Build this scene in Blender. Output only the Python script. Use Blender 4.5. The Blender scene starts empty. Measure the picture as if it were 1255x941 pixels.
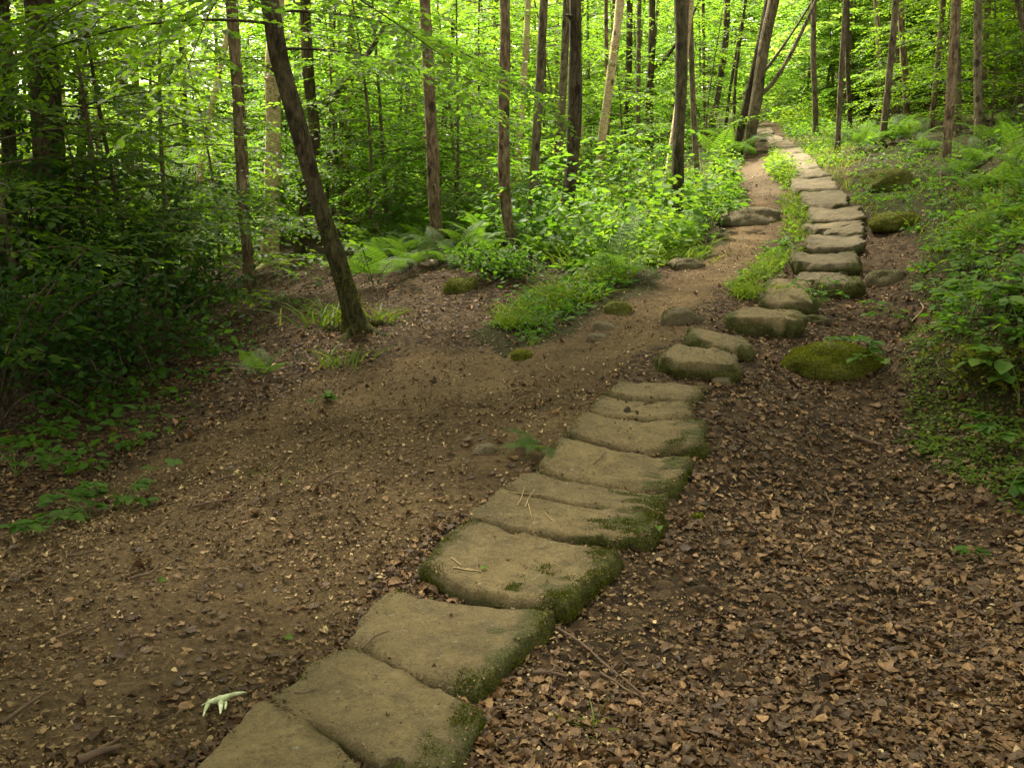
import bpy, math, random
import numpy as np
from mathutils import Vector, Matrix

rng = np.random.default_rng(11)
random.seed(11)
PI = math.pi
C = bpy.context.scene.collection
SC = bpy.context.scene

# ------------------------------------------------------------------ camera
W, H = 1255.0, 941.0
HFOV = math.radians(55.0)
F = (W / 2) / math.tan(HFOV / 2)
PITCH = math.radians(12.0)
CAMZ = 1.6
cp, sp = math.cos(PITCH), math.sin(PITCH)

def ray(u, v):
    a = (u - W / 2) / F
    b = -(v - H / 2) / F
    return np.array([a, cp + b * sp, b * cp - sp])

def at_depth(u, v, Y):
    d = ray(u, v)
    t = Y / d[1]
    return np.array([d[0] * t, Y, CAMZ + d[2] * t])

def project(P):
    P = np.asarray(P, float)
    x, y, z = P[..., 0], P[..., 1], P[..., 2] - CAMZ
    dep = y * cp - z * sp
    up = y * sp + z * cp
    dep = np.where(dep < 0.05, 0.05, dep)
    return W / 2 + F * x / dep, H / 2 - F * up / dep, dep

# ------------------------------------------------------------------ noise
def _hash(ix, iy, iz, s):
    n = (ix * 374761393 + iy * 668265263 + iz * 2147483647 + s * 974711) & 0xFFFFFFFF
    n = ((n ^ (n >> 13)) * 1274126177) & 0xFFFFFFFF
    return ((n ^ (n >> 16)) & 0xFFFF) / 65535.0

def vnoise(P, scale=1.0, seed=0):
    P = np.asarray(P, float) * scale
    i = np.floor(P).astype(np.int64)
    f = P - i
    f = f * f * (3 - 2 * f)
    r = 0
    for dx in (0, 1):
        wx = f[:, 0] if dx else 1 - f[:, 0]
        for dy in (0, 1):
            wy = f[:, 1] if dy else 1 - f[:, 1]
            for dz in (0, 1):
                wz = f[:, 2] if dz else 1 - f[:, 2]
                r = r + wx * wy * wz * _hash(i[:, 0] + dx, i[:, 1] + dy, i[:, 2] + dz, seed)
    return r * 2 - 1

def fbm(P, scale, octs=3, seed=0):
    r, a = 0, 1.0
    for o in range(octs):
        r = r + a * vnoise(P, scale * 2 ** o, seed + 17 * o)
        a *= 0.5
    return r

def xy0(x, y):
    x = np.atleast_1d(np.asarray(x, float)); y = np.atleast_1d(np.asarray(y, float))
    return np.stack([x, y, np.zeros_like(x)], -1)

# ------------------------------------------------------------------ terrain
CTRL_PX = [  # u, v, distance forward
    (0, 941, 2.4), (300, 941, 2.44), (627, 941, 2.44), (1000, 941, 2.44), (1255, 941, 2.4),
    (420, 850, 2.92), (560, 760, 3.4), (640, 680, 3.85), (700, 610, 4.35), (760, 560, 4.75), (785, 500, 5.3),
    (840, 445, 6.05), (935, 395, 7.1), (960, 350, 8.2), (1010, 320, 9.2), (1025, 265, 11.4), (1015, 225, 13.7),
    (985, 195, 16.6), (955, 170, 21), (930, 155, 25), (905, 132, 34),
    (0, 700, 3.75), (200, 600, 5.0), (0, 560, 5.6), (0, 500, 6.8), (150, 450, 7.6), (440, 405, 8.0), (600, 385, 8.4),
    (380, 350, 11.0), (250, 400, 9.0), (620, 312, 10.6), (540, 302, 11.2), (700, 278, 12.6), (832, 285, 11.5),
    (740, 228, 17), (870, 235, 16.5), (925, 262, 12.2), (935, 215, 15.5), (600, 480, 6.0), (400, 560, 5.0), (750, 400, 7.4),
    (800, 340, 9.0), (870, 320, 9.6),
    (1000, 700, 3.9), (1255, 700, 3.75), (1000, 560, 5.0), (1255, 600, 4.4), (1200, 500, 5.4), (1255, 420, 5.5), (1150, 400, 7.0),
    (1030, 440, 6.4), (1255, 300, 6.7), (1150, 300, 9.4), (1158, 232, 12.0), (1255, 230, 8.2), (1255, 165, 10.5),
    (1180, 165, 17.5), (1255, 140, 20), (1100, 170, 19.5), (1000, 166, 21), (1060, 152, 24), (1090, 335, 8.8), (1080, 280, 10.6),
]
CTRL_W = [  # x, y, z in metres: the valley on one hand, the hillside on the other
    (-8, 18, -0.6), (-14, 24, -2.6), (-5, 22, 0.2), (-22, 14, -2.0), (-14, 8, -0.4), (-7, 12, 0.0), (-30, 45, -6), (-10, 45, -2.0),
    (0, 45, 0.8), (0, 30, 1.3), (10, 50, 4.6), (25, 50, 9.5), (20, 30, 7.5), (14, 14, 4.0), (25, 10, 8.0), (12, 6, 2.4), (50, 40, 18),
    (-60, 40, -13), (-60, 90, -10), (0, 95, 3), (60, 95, 21), (-6, 3, -0.1), (-20, 2, -1.0), (-60, 0, -6), (6, 2, 0.7), (20, 0, 4.5), (60, 0, 16),
    (0, 0, -0.05), (0, -6, -0.5), (-20, -8, -1.5), (20, -8, 3.5), (-4, 0, -0.05), (4, 0, 0.25),
]
_cp = [tuple(at_depth(*c)) for c in CTRL_PX] + [tuple(map(float, c)) for c in CTRL_W]
_cp = np.array(_cp)

def _phi(r2):
    return np.where(r2 > 1e-12, 0.5 * r2 * np.log(r2 + 1e-12), 0.0)

def _fit(P, lam=0.02):
    n = len(P)
    d2 = ((P[:, None, :2] - P[None, :, :2]) ** 2).sum(-1)
    A = np.zeros((n + 3, n + 3))
    A[:n, :n] = _phi(d2) + lam * np.eye(n)
    A[:n, n] = 1; A[:n, n + 1:] = P[:, :2]
    A[n, :n] = 1; A[n + 1:, :n] = P[:, :2].T
    b = np.zeros(n + 3); b[:n] = P[:, 2]
    return np.linalg.solve(A, b)
_tps = _fit(_cp)

def hgt(x, y):
    x = np.atleast_1d(np.asarray(x, float)); y = np.atleast_1d(np.asarray(y, float))
    out = np.empty(len(x))
    for k in range(0, len(x), 20000):
        X = np.stack([x[k:k + 20000], y[k:k + 20000]], -1)
        d2 = ((X[:, None, :] - _cp[None, :, :2]) ** 2).sum(-1)
        out[k:k + 20000] = _phi(d2) @ _tps[:-3] + _tps[-3] + X @ _tps[-2:]
    return out

def bumpy(x, y):
    P = xy0(x, y)
    d = np.full(len(P), 9.0)
    for a, b in zip(PATHLINE[:-1], PATHLINE[1:]):
        ab = b - a
        t = np.clip(((P[:, :2] - a) @ ab) / (ab @ ab), 0, 1)
        d = np.minimum(d, np.hypot(*(P[:, :2] - a - t[:, None] * ab).T))
    k = np.clip((d - .35) / .6, 0, 1)
    return (0.035 * fbm(P, 1.3, 3, 5) + 0.012 * fbm(P, 9.0, 2, 9)) * (.1 + .9 * k)

def ground(u, v, lift=0.0):
    """the spot on the ground that lies under pixel (u, v)"""
    d = ray(u, v)
    t = np.exp(np.linspace(math.log(1.5), math.log(90), 400))
    P = np.array([0, 0, CAMZ]) + t[:, None] * d
    g = P[:, 2] - hgt(P[:, 0], P[:, 1]) - lift
    k = np.nonzero(g < 0)[0]
    if len(k) == 0:
        return P[-1]
    k = max(k[0], 1)
    a, b = t[k - 1], t[k]
    for _ in range(24):
        m = 0.5 * (a + b)
        p = np.array([0, 0, CAMZ]) + m * d
        if p[2] - hgt(p[0], p[1])[0] - lift < 0: b = m
        else: a = m
    return np.array([0, 0, CAMZ]) + 0.5 * (a + b) * d

PATHLINE = np.array([ground(u_, v_)[:2] for u_, v_ in ((330, 1000), (420, 880), (500, 790), (640, 680), (710, 605), (765, 550), (790, 500), (810, 470), (855, 430), (940, 385),
                     (970, 355), (1010, 315), (1025, 285), (1028, 260), (1010, 235), (985, 205), (965, 185), (945, 165))])

def in_poly(u, v, poly):
    inside = np.zeros(len(u), bool)
    n = len(poly)
    j = n - 1
    for i in range(n):
        xi, yi = poly[i]; xj, yj = poly[j]
        c = ((yi > v) != (yj > v)) & (u < (xj - xi) * (v - yi) / (yj - yi + 1e-12) + xi)
        inside ^= c
        j = i
    return inside

# ------------------------------------------------------------------ materials
def nmat(name):
    m = bpy.data.materials.new(name)
    m.use_nodes = True
    nt = m.node_tree
    nt.nodes.clear()
    out = nt.nodes.new('ShaderNodeOutputMaterial')
    return m, nt, out

def N(nt, t, **kw):
    n = nt.nodes.new(t)
    for k, v in kw.items():
        if k in n.inputs.keys():
            n.inputs[k].default_value = v
        else:
            setattr(n, k, v)
    return n

def L(nt, a, b): nt.links.new(a, b)

def ramp(nt, fac, stops):
    r = nt.nodes.new('ShaderNodeValToRGB')
    e = r.color_ramp.elements
    while len(e) < len(stops): e.new(0.5)
    for i, (p, c) in enumerate(stops):
        e[i].position = p
        e[i].color = (*c, 1) if len(c) == 3 else c
    if fac is not None: L(nt, fac, r.inputs['Fac'])
    return r

def noise(nt, vec, scale, detail=4, rough=0.6, dist=0.0):
    n = N(nt, 'ShaderNodeTexNoise')
    n.inputs['Scale'].default_value = scale
    n.inputs['Detail'].default_value = detail
    n.inputs['Roughness'].default_value = rough
    n.inputs['Distortion'].default_value = dist
    if vec is not None: L(nt, vec, n.inputs['Vector'])
    return n

def mixc(nt, fac, a, b, mode='MIX'):
    m = nt.nodes.new('ShaderNodeMix')
    m.data_type = 'RGBA'; m.blend_type = mode
    for sock, val in ((0, fac), (6, a), (7, b)):
        if isinstance(val, bpy.types.NodeSocket): L(nt, val, m.inputs[sock])
        elif isinstance(val, (int, float)): m.inputs[sock].default_value = val
        else: m.inputs[sock].default_value = (*val, 1)
    return m.outputs[2]

def attr(nt, name):
    n = nt.nodes.new('ShaderNodeAttribute'); n.attribute_name = name
    return n

def math_(nt, op, a, b=None, clamp=False):
    m = nt.nodes.new('ShaderNodeMath'); m.operation = op; m.use_clamp = clamp
    for i, v in enumerate((a, b)):
        if v is None: continue
        if isinstance(v, bpy.types.NodeSocket): L(nt, v, m.inputs[i])
        else: m.inputs[i].default_value = v
    return m.outputs[0]

def bump(nt, h, strength, dist):
    b = nt.nodes.new('ShaderNodeBump')
    b.inputs['Strength'].default_value = strength
    b.inputs['Distance'].default_value = dist
    L(nt, h, b.inputs['Height'])
    return b.outputs[0]

def leaf_mat(name, stops, transl, tfac=0.45, rough=0.55, spec=0.18):
    """two-sided leaf: a sheen on top, light coming through from behind; 'var' varies it leaf by leaf"""
    m, nt, out = nmat(name)
    v = attr(nt, 'var').outputs['Fac']
    oi = nt.nodes.new('ShaderNodeObjectInfo')
    vv = math_(nt, 'ADD', math_(nt, 'MULTIPLY', v, 0.8), math_(nt, 'MULTIPLY', oi.outputs['Random'], 0.2))
    col = ramp(nt, vv, stops).outputs[0]
    p = N(nt, 'ShaderNodeBsdfPrincipled')
    L(nt, col, p.inputs['Base Color'])
    p.inputs['Roughness'].default_value = rough
    p.inputs['Specular IOR Level'].default_value = spec
    t = N(nt, 'ShaderNodeBsdfTranslucent')
    tc = ramp(nt, vv, transl).outputs[0]
    L(nt, tc, t.inputs['Color'])
    mx = N(nt, 'ShaderNodeMixShader')
    mx.inputs[0].default_value = tfac
    L(nt, p.outputs[0], mx.inputs[1]); L(nt, t.outputs[0], mx.inputs[2])
    L(nt, mx.outputs[0], out.inputs['Surface'])
    return m

M = {}
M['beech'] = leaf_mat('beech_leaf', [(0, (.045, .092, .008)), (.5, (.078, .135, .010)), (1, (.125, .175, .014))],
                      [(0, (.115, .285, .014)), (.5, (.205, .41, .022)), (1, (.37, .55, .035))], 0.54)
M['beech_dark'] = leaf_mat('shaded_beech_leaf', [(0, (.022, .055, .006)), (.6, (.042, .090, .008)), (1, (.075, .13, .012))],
                           [(0, (.10, .21, .008)), (.6, (.18, .33, .010)), (1, (.30, .44, .016))], 0.5)  # darker copy of the beech leaf, shade put into its colour
M['wood'] = leaf_mat('far_leaf', [(0, (.05, .12, .014)), (.5, (.10, .165, .016)), (1, (.16, .21, .03))],
                     [(0, (.15, .33, .022)), (.5, (.275, .48, .045)), (1, (.50, .64, .10))], 0.54)
M['holly'] = leaf_mat('holly_leaf', [(0, (.010, .028, .006)), (.6, (.018, .050, .008)), (1, (.040, .095, .012))],
                      [(0, (.03, .09, .006)), (1, (.10, .20, .010))], 0.34, 0.6, 0.12)
M['fern'] = leaf_mat('fern_leaf', [(0, (.030, .070, .010)), (.5, (.048, .098, .012)), (1, (.08, .135, .018))],
                     [(0, (.10, .25, .014)), (1, (.20, .34, .02))], 0.40)
M['herb'] = leaf_mat('herb_leaf', [(0, (.035, .095, .010)), (.5, (.058, .13, .012)), (1, (.105, .175, .016))],
                     [(0, (.08, .21, .012)), (.5, (.16, .33, .016)), (1, (.33, .46, .026))], 0.44)
M['bramble'] = leaf_mat('bramble_leaf', [(0, (.032, .078, .010)), (.5, (.052, .112, .014)), (1, (.09, .15, .022))],
                        [(0, (.08, .18, .010)), (1, (.17, .29, .016))], 0.38, 0.6, 0.12)
M['grass'] = leaf_mat('grass_blade', [(0, (.045, .085, .008)), (.6, (.080, .135, .012)), (1, (.16, .17, .04))],
                      [(0, (.12, .22, .010)), (1, (.30, .38, .025))], 0.4)
M['moss'] = leaf_mat('moss_tuft', [(0, (.022, .028, .004)), (.5, (.070, .080, .008)), (1, (.16, .16, .014))],
                     [(0, (.04, .055, .006)), (1, (.13, .14, .01))], 0.2, 0.9, 0.05)
M['moss_bright'] = leaf_mat('bright_moss_tuft', [(0, (.05, .06, .006)), (.5, (.145, .165, .012)), (1, (.28, .28, .02))],
                      [(0, (.06, .08, .006)), (1, (.22, .24, .012))], 0.25, 0.9, 0.05)
M['litter'] = leaf_mat('dry_leaf', [(0, (.022, .012, .005)), (.35, (.066, .035, .014)), (.65, (.145, .079, .031)), (.86, (.28, .165, .072)), (1, (.48, .33, .165))],
                       [(0, (.06, .03, .015)), (1, (.25, .13, .06))], 0.12, 0.6, 0.3)
M['debris'] = leaf_mat('soil_crumb', [(0, (.022, .013, .006)), (.45, (.090, .056, .025)), (.78, (.22, .148, .072)), (1, (.52, .39, .21))],
                       [(0, (.05, .03, .015)), (1, (.15, .09, .05))], 0.05, 0.8, 0.2)

def simple(name, stops, scale=8, rough=0.8, bstr=0.4, bdist=0.01, spec=0.25, stretch=None, coord='Object', detail=5):
    m, nt, out = nmat(name)
    tc = nt.nodes.new('ShaderNodeTexCoord')
    vec = tc.outputs[coord]
    if stretch:
        mp = nt.nodes.new('ShaderNodeMapping'); mp.inputs['Scale'].default_value = stretch
        L(nt, vec, mp.inputs['Vector']); vec = mp.outputs[0]
    n = noise(nt, vec, scale, detail)
    p = N(nt, 'ShaderNodeBsdfPrincipled')
    p.inputs['Roughness'].default_value = rough
    p.inputs['Specular IOR Level'].default_value = spec
    L(nt, ramp(nt, n.outputs['Fac'], stops).outputs[0], p.inputs['Base Color'])
    n2 = noise(nt, vec, scale * 3, 4)
    L(nt, bump(nt, n2.outputs['Fac'], bstr, bdist), p.inputs['Normal'])
    L(nt, p.outputs[0], out.inputs['Surface'])
    return m

M['twig'] = simple('twig_bark', [(.3, (.05, .032, .02)), (.7, (.14, .09, .055))], 14, stretch=(1, 1, 1))
M['stem'] = simple('green_stem', [(.3, (.05, .08, .015)), (.7, (.10, .12, .03))], 10)
M['straw'] = simple('straw', [(.3, (.20, .14, .06)), (.7, (.40, .30, .15))], 10, 0.6)
M['bleached'] = simple('bleached_wood', [(.35, (.20, .22, .10)), (.5, (.42, .47, .27)), (.65, (.60, .64, .42))], 22, 0.6, 0.15, 0.003)

def bark(name, dark, mid, light, ringy=0.0, moss=0.35, fiss=1.0):
    m, nt, out = nmat(name)
    tc = nt.nodes.new('ShaderNodeTexCoord')
    mp = nt.nodes.new('ShaderNodeMapping'); mp.inputs['Scale'].default_value = (1, 1, 0.28 if ringy == 0 else 1.6)
    L(nt, tc.outputs['Object'], mp.inputs['Vector'])
    oi = nt.nodes.new('ShaderNodeObjectInfo')
    off = nt.nodes.new('ShaderNodeVectorMath'); off.operation = 'ADD'
    L(nt, mp.outputs[0], off.inputs[0]); L(nt, oi.outputs['Random'], off.inputs[1])
    v = off.outputs[0]
    n1 = noise(nt, v, 30, 6, 0.72, 0.6)
    n2 = noise(nt, tc.outputs['Object'], 3.2, 4, 0.6)
    f = math_(nt, 'ADD', math_(nt, 'MULTIPLY', n1.outputs['Fac'], 0.7), math_(nt, 'MULTIPLY', n2.outputs['Fac'], 0.3))
    col = ramp(nt, f, [(.38, dark), (.48, mid), (.60, light)]).outputs[0]
    n8 = noise(nt, tc.outputs['Object'], 9, 5, 0.75, .8)
    lf = math_(nt, 'MULTIPLY', math_(nt, 'SUBTRACT', n8.outputs['Fac'], .56, True), 7.0, True)
    col = mixc(nt, math_(nt, 'MULTIPLY', lf, .55), col, light)
    df = math_(nt, 'MULTIPLY', math_(nt, 'SUBTRACT', .44, n8.outputs['Fac'], True), 7.0, True)
    col = mixc(nt, math_(nt, 'MULTIPLY', df, .6), col, dark)
    vs_ = nt.nodes.new('ShaderNodeMapping'); vs_.inputs['Scale'].default_value = (4.5, 4.5, 3.2)
    L(nt, tc.outputs['Object'], vs_.inputs['Vector'])
    off2 = nt.nodes.new('ShaderNodeVectorMath'); off2.operation = 'ADD'
    L(nt, vs_.outputs[0], off2.inputs[0]); L(nt, math_(nt, 'MULTIPLY', oi.outputs['Random'], 37.0), off2.inputs[1])
    vo = nt.nodes.new('ShaderNodeTexVoronoi'); vo.inputs['Scale'].default_value = 1.0
    L(nt, off2.outputs[0], vo.inputs['Vector'])
    sc_ = math_(nt, 'MULTIPLY', math_(nt, 'SUBTRACT', math_(nt, 'ADD', .23, math_(nt, 'MULTIPLY', math_(nt, 'SUBTRACT', n1.outputs['Fac'], .5), .25)), vo.outputs['Distance'], True), 14.0, True)
    col = mixc(nt, math_(nt, 'MULTIPLY', sc_, .8), col, (.018, .012, .007))
    # algae and moss: growing up from the foot, patchy
    at = attr(nt, 'moss').outputs['Fac']
    n3 = noise(nt, tc.outputs['Object'], 7, 5, 0.7)
    mf = math_(nt, 'MULTIPLY', math_(nt, 'SUBTRACT', math_(nt, 'ADD', at, n3.outputs['Fac']), 0.72, True), 3.0, True)
    mf = math_(nt, 'MULTIPLY', mf, moss * 2, True)
    col = mixc(nt, mf, col, ramp(nt, n1.outputs['Fac'], [(.4, (.012, .013, .004)), (.62, (.060, .064, .010))]).outputs[0])
    p = N(nt, 'ShaderNodeBsdfPrincipled'); p.inputs['Roughness'].default_value = 0.85
    p.inputs['Specular IOR Level'].default_value = 0.2
    L(nt, col, p.inputs['Base Color'])
    L(nt, bump(nt, f, fiss, 0.10), p.inputs['Normal'])
    L(nt, p.outputs[0], out.inputs['Surface'])
    return m

M['bark_dark'] = bark('dark_bark', (.018, .013, .007), (.068, .052, .028), (.165, .13, .078))
M['bark_red'] = bark('reddish_bark', (.040, .026, .014), (.145, .098, .056), (.33, .245, .15), 0, .2, .8)
M['bark_pale'] = bark('pale_birch_bark', (.12, .08, .04), (.50, .38, .21), (.72, .60, .39), 1, .15, .5)
M['bark_grey'] = bark('grey_brown_bark', (.04, .03, .018), (.14, .108, .064), (.29, .235, .15))
M['bark_mossy'] = bark('mossy_bark', (.03, .024, .012), (.085, .070, .036), (.16, .135, .075), 0, .5)

def stone_mat(name, dark, mid, light, mossc=((.014, .018, .004), (.056, .062, .008), (.13, .125, .014)), filmc=(.046, .042, .014)):
    m, nt, out = nmat(name)
    tc = nt.nodes.new('ShaderNodeTexCoord')
    geo = nt.nodes.new('ShaderNodeNewGeometry')
    pos = geo.outputs['Position']
    n1 = noise(nt, pos, 3.5, 6, 0.65, 0.3)
    n2 = noise(nt, pos, 42, 4, 0.7)
    n4 = noise(nt, pos, 160, 3, 0.7)
    f = math_(nt, 'ADD', math_(nt, 'MULTIPLY', n1.outputs['Fac'], 0.6), math_(nt, 'MULTIPLY', n2.outputs['Fac'], 0.4))
    col = ramp(nt, f, [(.34, dark), (.48, mid), (.66, light)]).outputs[0]
    oi = nt.nodes.new('ShaderNodeObjectInfo')
    col = mixc(nt, math_(nt, 'MULTIPLY', oi.outputs['Random'], .45), col, (.100, .076, .038))
    n7 = noise(nt, pos, 7, 5, .7, 1.0)
    col = mixc(nt, math_(nt, 'MULTIPLY', math_(nt, 'SUBTRACT', n7.outputs['Fac'], .50, True), 4.0, True), col, (.052, .039, .018))
    n9 = noise(nt, pos, 5.2, 6, .72, .5)
    col = mixc(nt, math_(nt, 'MULTIPLY', math_(nt, 'SUBTRACT', n9.outputs['Fac'], .54, True), 3.5, True), col, (.235, .175, .080))
    n10 = noise(nt, pos, 19, 5, .75, .4)
    col = mixc(nt, math_(nt, 'MULTIPLY', math_(nt, 'SUBTRACT', .43, n10.outputs['Fac'], True), 5.0, True), col, (.060, .048, .024))
    n11 = noise(nt, pos, 26, 3, .6)
    col = mixc(nt, math_(nt, 'MULTIPLY', math_(nt, 'SUBTRACT', n11.outputs['Fac'], .66, True), 9.0, True), col, (.24, .235, .17))
    # grit and stains
    vor = nt.nodes.new('ShaderNodeTexVoronoi'); vor.inputs['Scale'].default_value = 55
    L(nt, pos, vor.inputs['Vector'])
    pit = math_(nt, 'LESS_THAN', vor.outputs['Distance'], 0.22)
    n5 = noise(nt, pos, 12, 3, .6)
    pit = math_(nt, 'MULTIPLY', pit, math_(nt, 'GREATER_THAN', n5.outputs['Fac'], 0.47))
    col = mixc(nt, math_(nt, 'MULTIPLY', pit, 0.55), col, (.045, .03, .016))
    at = attr(nt, 'moss').outputs['Fac']
    n3 = noise(nt, pos, 11, 6, 0.75)
    n6 = noise(nt, pos, 55, 4, 0.7)
    mf = math_(nt, 'MULTIPLY', math_(nt, 'SUBTRACT', math_(nt, 'ADD', at, math_(nt, 'MULTIPLY', n3.outputs['Fac'], 0.9)), 0.88, True), 4.0, True)
    mcol = ramp(nt, n6.outputs['Fac'], [(.3, mossc[0]), (.52, mossc[1]), (.75, mossc[2])]).outputs[0]
    # a thin green film where the moss gives out
    film = math_(nt, 'MULTIPLY', at, 1.15, True)
    col = mixc(nt, math_(nt, 'MULTIPLY', film, .85), col, filmc)
    col = mixc(nt, mf, col, mcol)
    col = mixc(nt, math_(nt, 'MULTIPLY', math_(nt, 'SUBTRACT', n4.outputs['Fac'], .5, True), 2.6, True), col, (.26, .21, .13))
    p = N(nt, 'ShaderNodeBsdfPrincipled'); p.inputs['Roughness'].default_value = 0.82
    p.inputs['Specular IOR Level'].default_value = 0.25
    L(nt, col, p.inputs['Base Color'])
    h = math_(nt, 'ADD', n2.outputs['Fac'], math_(nt, 'MULTIPLY', n4.outputs['Fac'], 0.5))
    h = math_(nt, 'ADD', h, math_(nt, 'MULTIPLY', noise(nt, pos, 15, 5, .7, .6).outputs['Fac'], 1.3))
    h = math_(nt, 'ADD', h, math_(nt, 'MULTIPLY', mf, math_(nt, 'MULTIPLY', n6.outputs['Fac'], 2.5)))
    L(nt, bump(nt, h, 0.9, 0.016), p.inputs['Normal'])
    L(nt, p.outputs[0], out.inputs['Surface'])
    return m

M['slab'] = stone_mat('worn_sandstone', (.060, .042, .017), (.146, .104, .042), (.235, .172, .074))
M['mossy'] = stone_mat('moss_covered_stone', (.05, .045, .012), (.10, .10, .018), (.16, .15, .03), ((.030, .036, .005), (.095, .105, .010), (.19, .18, .016)), (.10, .10, .014))
M['slab_grey'] = stone_mat('weathered_gritstone', (.050, .038, .022), (.105, .082, .048), (.17, .137, .088))

def ground_mat():
    m, nt, out = nmat('forest_floor')
    geo = nt.nodes.new('ShaderNodeNewGeometry')
    pos = geo.outputs['Position']
    z = attr(nt, 'zone')
    sep = nt.nodes.new('ShaderNodeSeparateColor'); L(nt, z.outputs['Color'], sep.inputs[0])
    n1 = noise(nt, pos, 1.6, 6, 0.65)
    n2 = noise(nt, pos, 38, 5, 0.75)
    n3 = noise(nt, pos, 130, 3, 0.8)
    dirt = ramp(nt, math_(nt, 'ADD', math_(nt, 'MULTIPLY', n1.outputs['Fac'], .45), math_(nt, 'MULTIPLY', n2.outputs['Fac'], .55)),
                [(.34, (.035, .022, .010)), (.46, (.100, .065, .030)), (.58, (.185, .125, .060)), (.68, (.29, .21, .11))]).outputs[0]
    vor = nt.nodes.new('ShaderNodeTexVoronoi'); vor.inputs['Scale'].default_value = 26
    L(nt, pos, vor.inputs['Vector'])
    sepv = nt.nodes.new('ShaderNodeSeparateColor'); L(nt, vor.outputs['Color'], sepv.inputs[0])
    lit = ramp(nt, sepv.outputs[0], [(0, (.018, .011, .006)), (.5, (.058, .036, .018)), (1, (.120, .078, .041))]).outputs[0]
    mos = ramp(nt, n2.outputs['Fac'], [(.3, (.014, .014, .005)), (.55, (.040, .040, .010)), (.75, (.088, .080, .020))]).outputs[0]
    pale = ramp(nt, n2.outputs['Fac'], [(.3, (.085, .060, .036)), (.7, (.18, .13, .08))]).outputs[0]
    col = mixc(nt, sep.outputs[0], dirt, lit)
    mm = math_(nt, 'MULTIPLY', math_(nt, 'SUBTRACT', math_(nt, 'ADD', sep.outputs[1], noise(nt, pos, 6, 5, .7).outputs['Fac']), .72, True), 4.0, True)
    col = mixc(nt, mm, col, mos)
    col = mixc(nt, sep.outputs[2], col, pale)
    p = N(nt, 'ShaderNodeBsdfPrincipled'); p.inputs['Roughness'].default_value = 0.9
    p.inputs['Specular IOR Level'].default_value = 0.15
    L(nt, col, p.inputs['Base Color'])
    h = math_(nt, 'ADD', n2.outputs['Fac'], math_(nt, 'MULTIPLY', n3.outputs['Fac'], .5))
    L(nt, bump(nt, h, 1.0, 0.035), p.inputs['Normal'])
    L(nt, p.outputs[0], out.inputs['Surface'])
    return m
M['ground'] = ground_mat()

# ------------------------------------------------------------------ object helpers
def mesh_np(name, V, faces, attrs=None, smooth=True):
    """mesh from numpy; faces is a list of (k,n) integer arrays (n = corners)"""
    me = bpy.data.meshes.new(name)
    V = np.asarray(V, np.float32)
    faces = [f for f in faces if len(f)]
    tot = np.concatenate([np.full(len(f), f.shape[1], np.int32) for f in faces])
    idx = np.concatenate([f.reshape(-1) for f in faces]).astype(np.int32)
    me.vertices.add(len(V)); me.vertices.foreach_set('co', V.reshape(-1))
    me.loops.add(len(idx)); me.loops.foreach_set('vertex_index', idx)
    me.polygons.add(len(tot))
    st = np.concatenate([[0], np.cumsum(tot)[:-1]]).astype(np.int32)
    me.polygons.foreach_set('loop_start', st)
    me.polygons.foreach_set('loop_total', tot)
    me.update(calc_edges=True)
    me.validate()
    if smooth: me.polygons.foreach_set('use_smooth', np.ones(len(me.polygons), bool))
    for k, v in (attrs or {}).items():
        v = np.asarray(v, np.float32)
        if v.ndim == 1:
            a = me.attributes.new(k, 'FLOAT', 'POINT'); a.data.foreach_set('value', v)
        else:
            a = me.attributes.new(k, 'FLOAT_COLOR', 'POINT'); a.data.foreach_set('color', v.reshape(-1))
    return me

def obj(name, me, mat=None, parent=None, loc=None):
    if mat is not None and not me.materials: me.materials.append(mat)
    o = bpy.data.objects.new(name, me); C.objects.link(o)
    if parent is not None: o.parent = parent
    if loc is not None: o.location = loc
    return o

def tag(o, label=None, cat=None, group=None, kind=None):
    for k, v in (('label', label), ('category', cat), ('group', group), ('kind', kind)):
        if v: o[k] = v
    return o

def thing(name, label, cat, loc, group=None, rotz=0, scale=1):
    o = bpy.data.objects.new(name, None); C.objects.link(o)
    o.empty_display_size = 0.1
    o.location = loc; o.rotation_euler = (0, 0, rotz); o.scale = (scale,) * 3
    return tag(o, label, cat, group)

def copy_tree(o, loc, rotz, scale, label=None, group=None, lean=(0, 0)):
    r = o.copy(); C.objects.link(r)
    r.location = loc; r.rotation_euler = (lean[0], lean[1], rotz); r.scale = (scale,) * 3
    if label: r['label'] = label
    if group: r['group'] = group
    for ch in list(o.children):
        c = ch.copy(); C.objects.link(c); c.parent = r
        for g in list(ch.children):
            d = g.copy(); C.objects.link(d); d.parent = c
    return r

class Geo:
    """gathers pieces of one mesh"""
    def __init__(s): s.V = []; s.F = {}; s.n = 0; s.A = {}
    def add(s, V, F, **at):
        V = np.asarray(V, float)
        for f in (F if isinstance(F, list) else [F]):
            s.F.setdefault(f.shape[1], []).append(f + s.n)
        for k, a in at.items(): s.A.setdefault(k, []).append(np.broadcast_to(np.asarray(a, float), (len(V),)))
        s.V.append(V); s.n += len(V)
    def mesh(s, name, smooth=True):
        return mesh_np(name, np.concatenate(s.V), [np.concatenate(f) for f in s.F.values()], {k: np.concatenate(a) for k, a in s.A.items()}, smooth)

def unit(v):
    v = np.asarray(v, float)
    return v / (np.linalg.norm(v, axis=-1, keepdims=True) + 1e-9)

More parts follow.
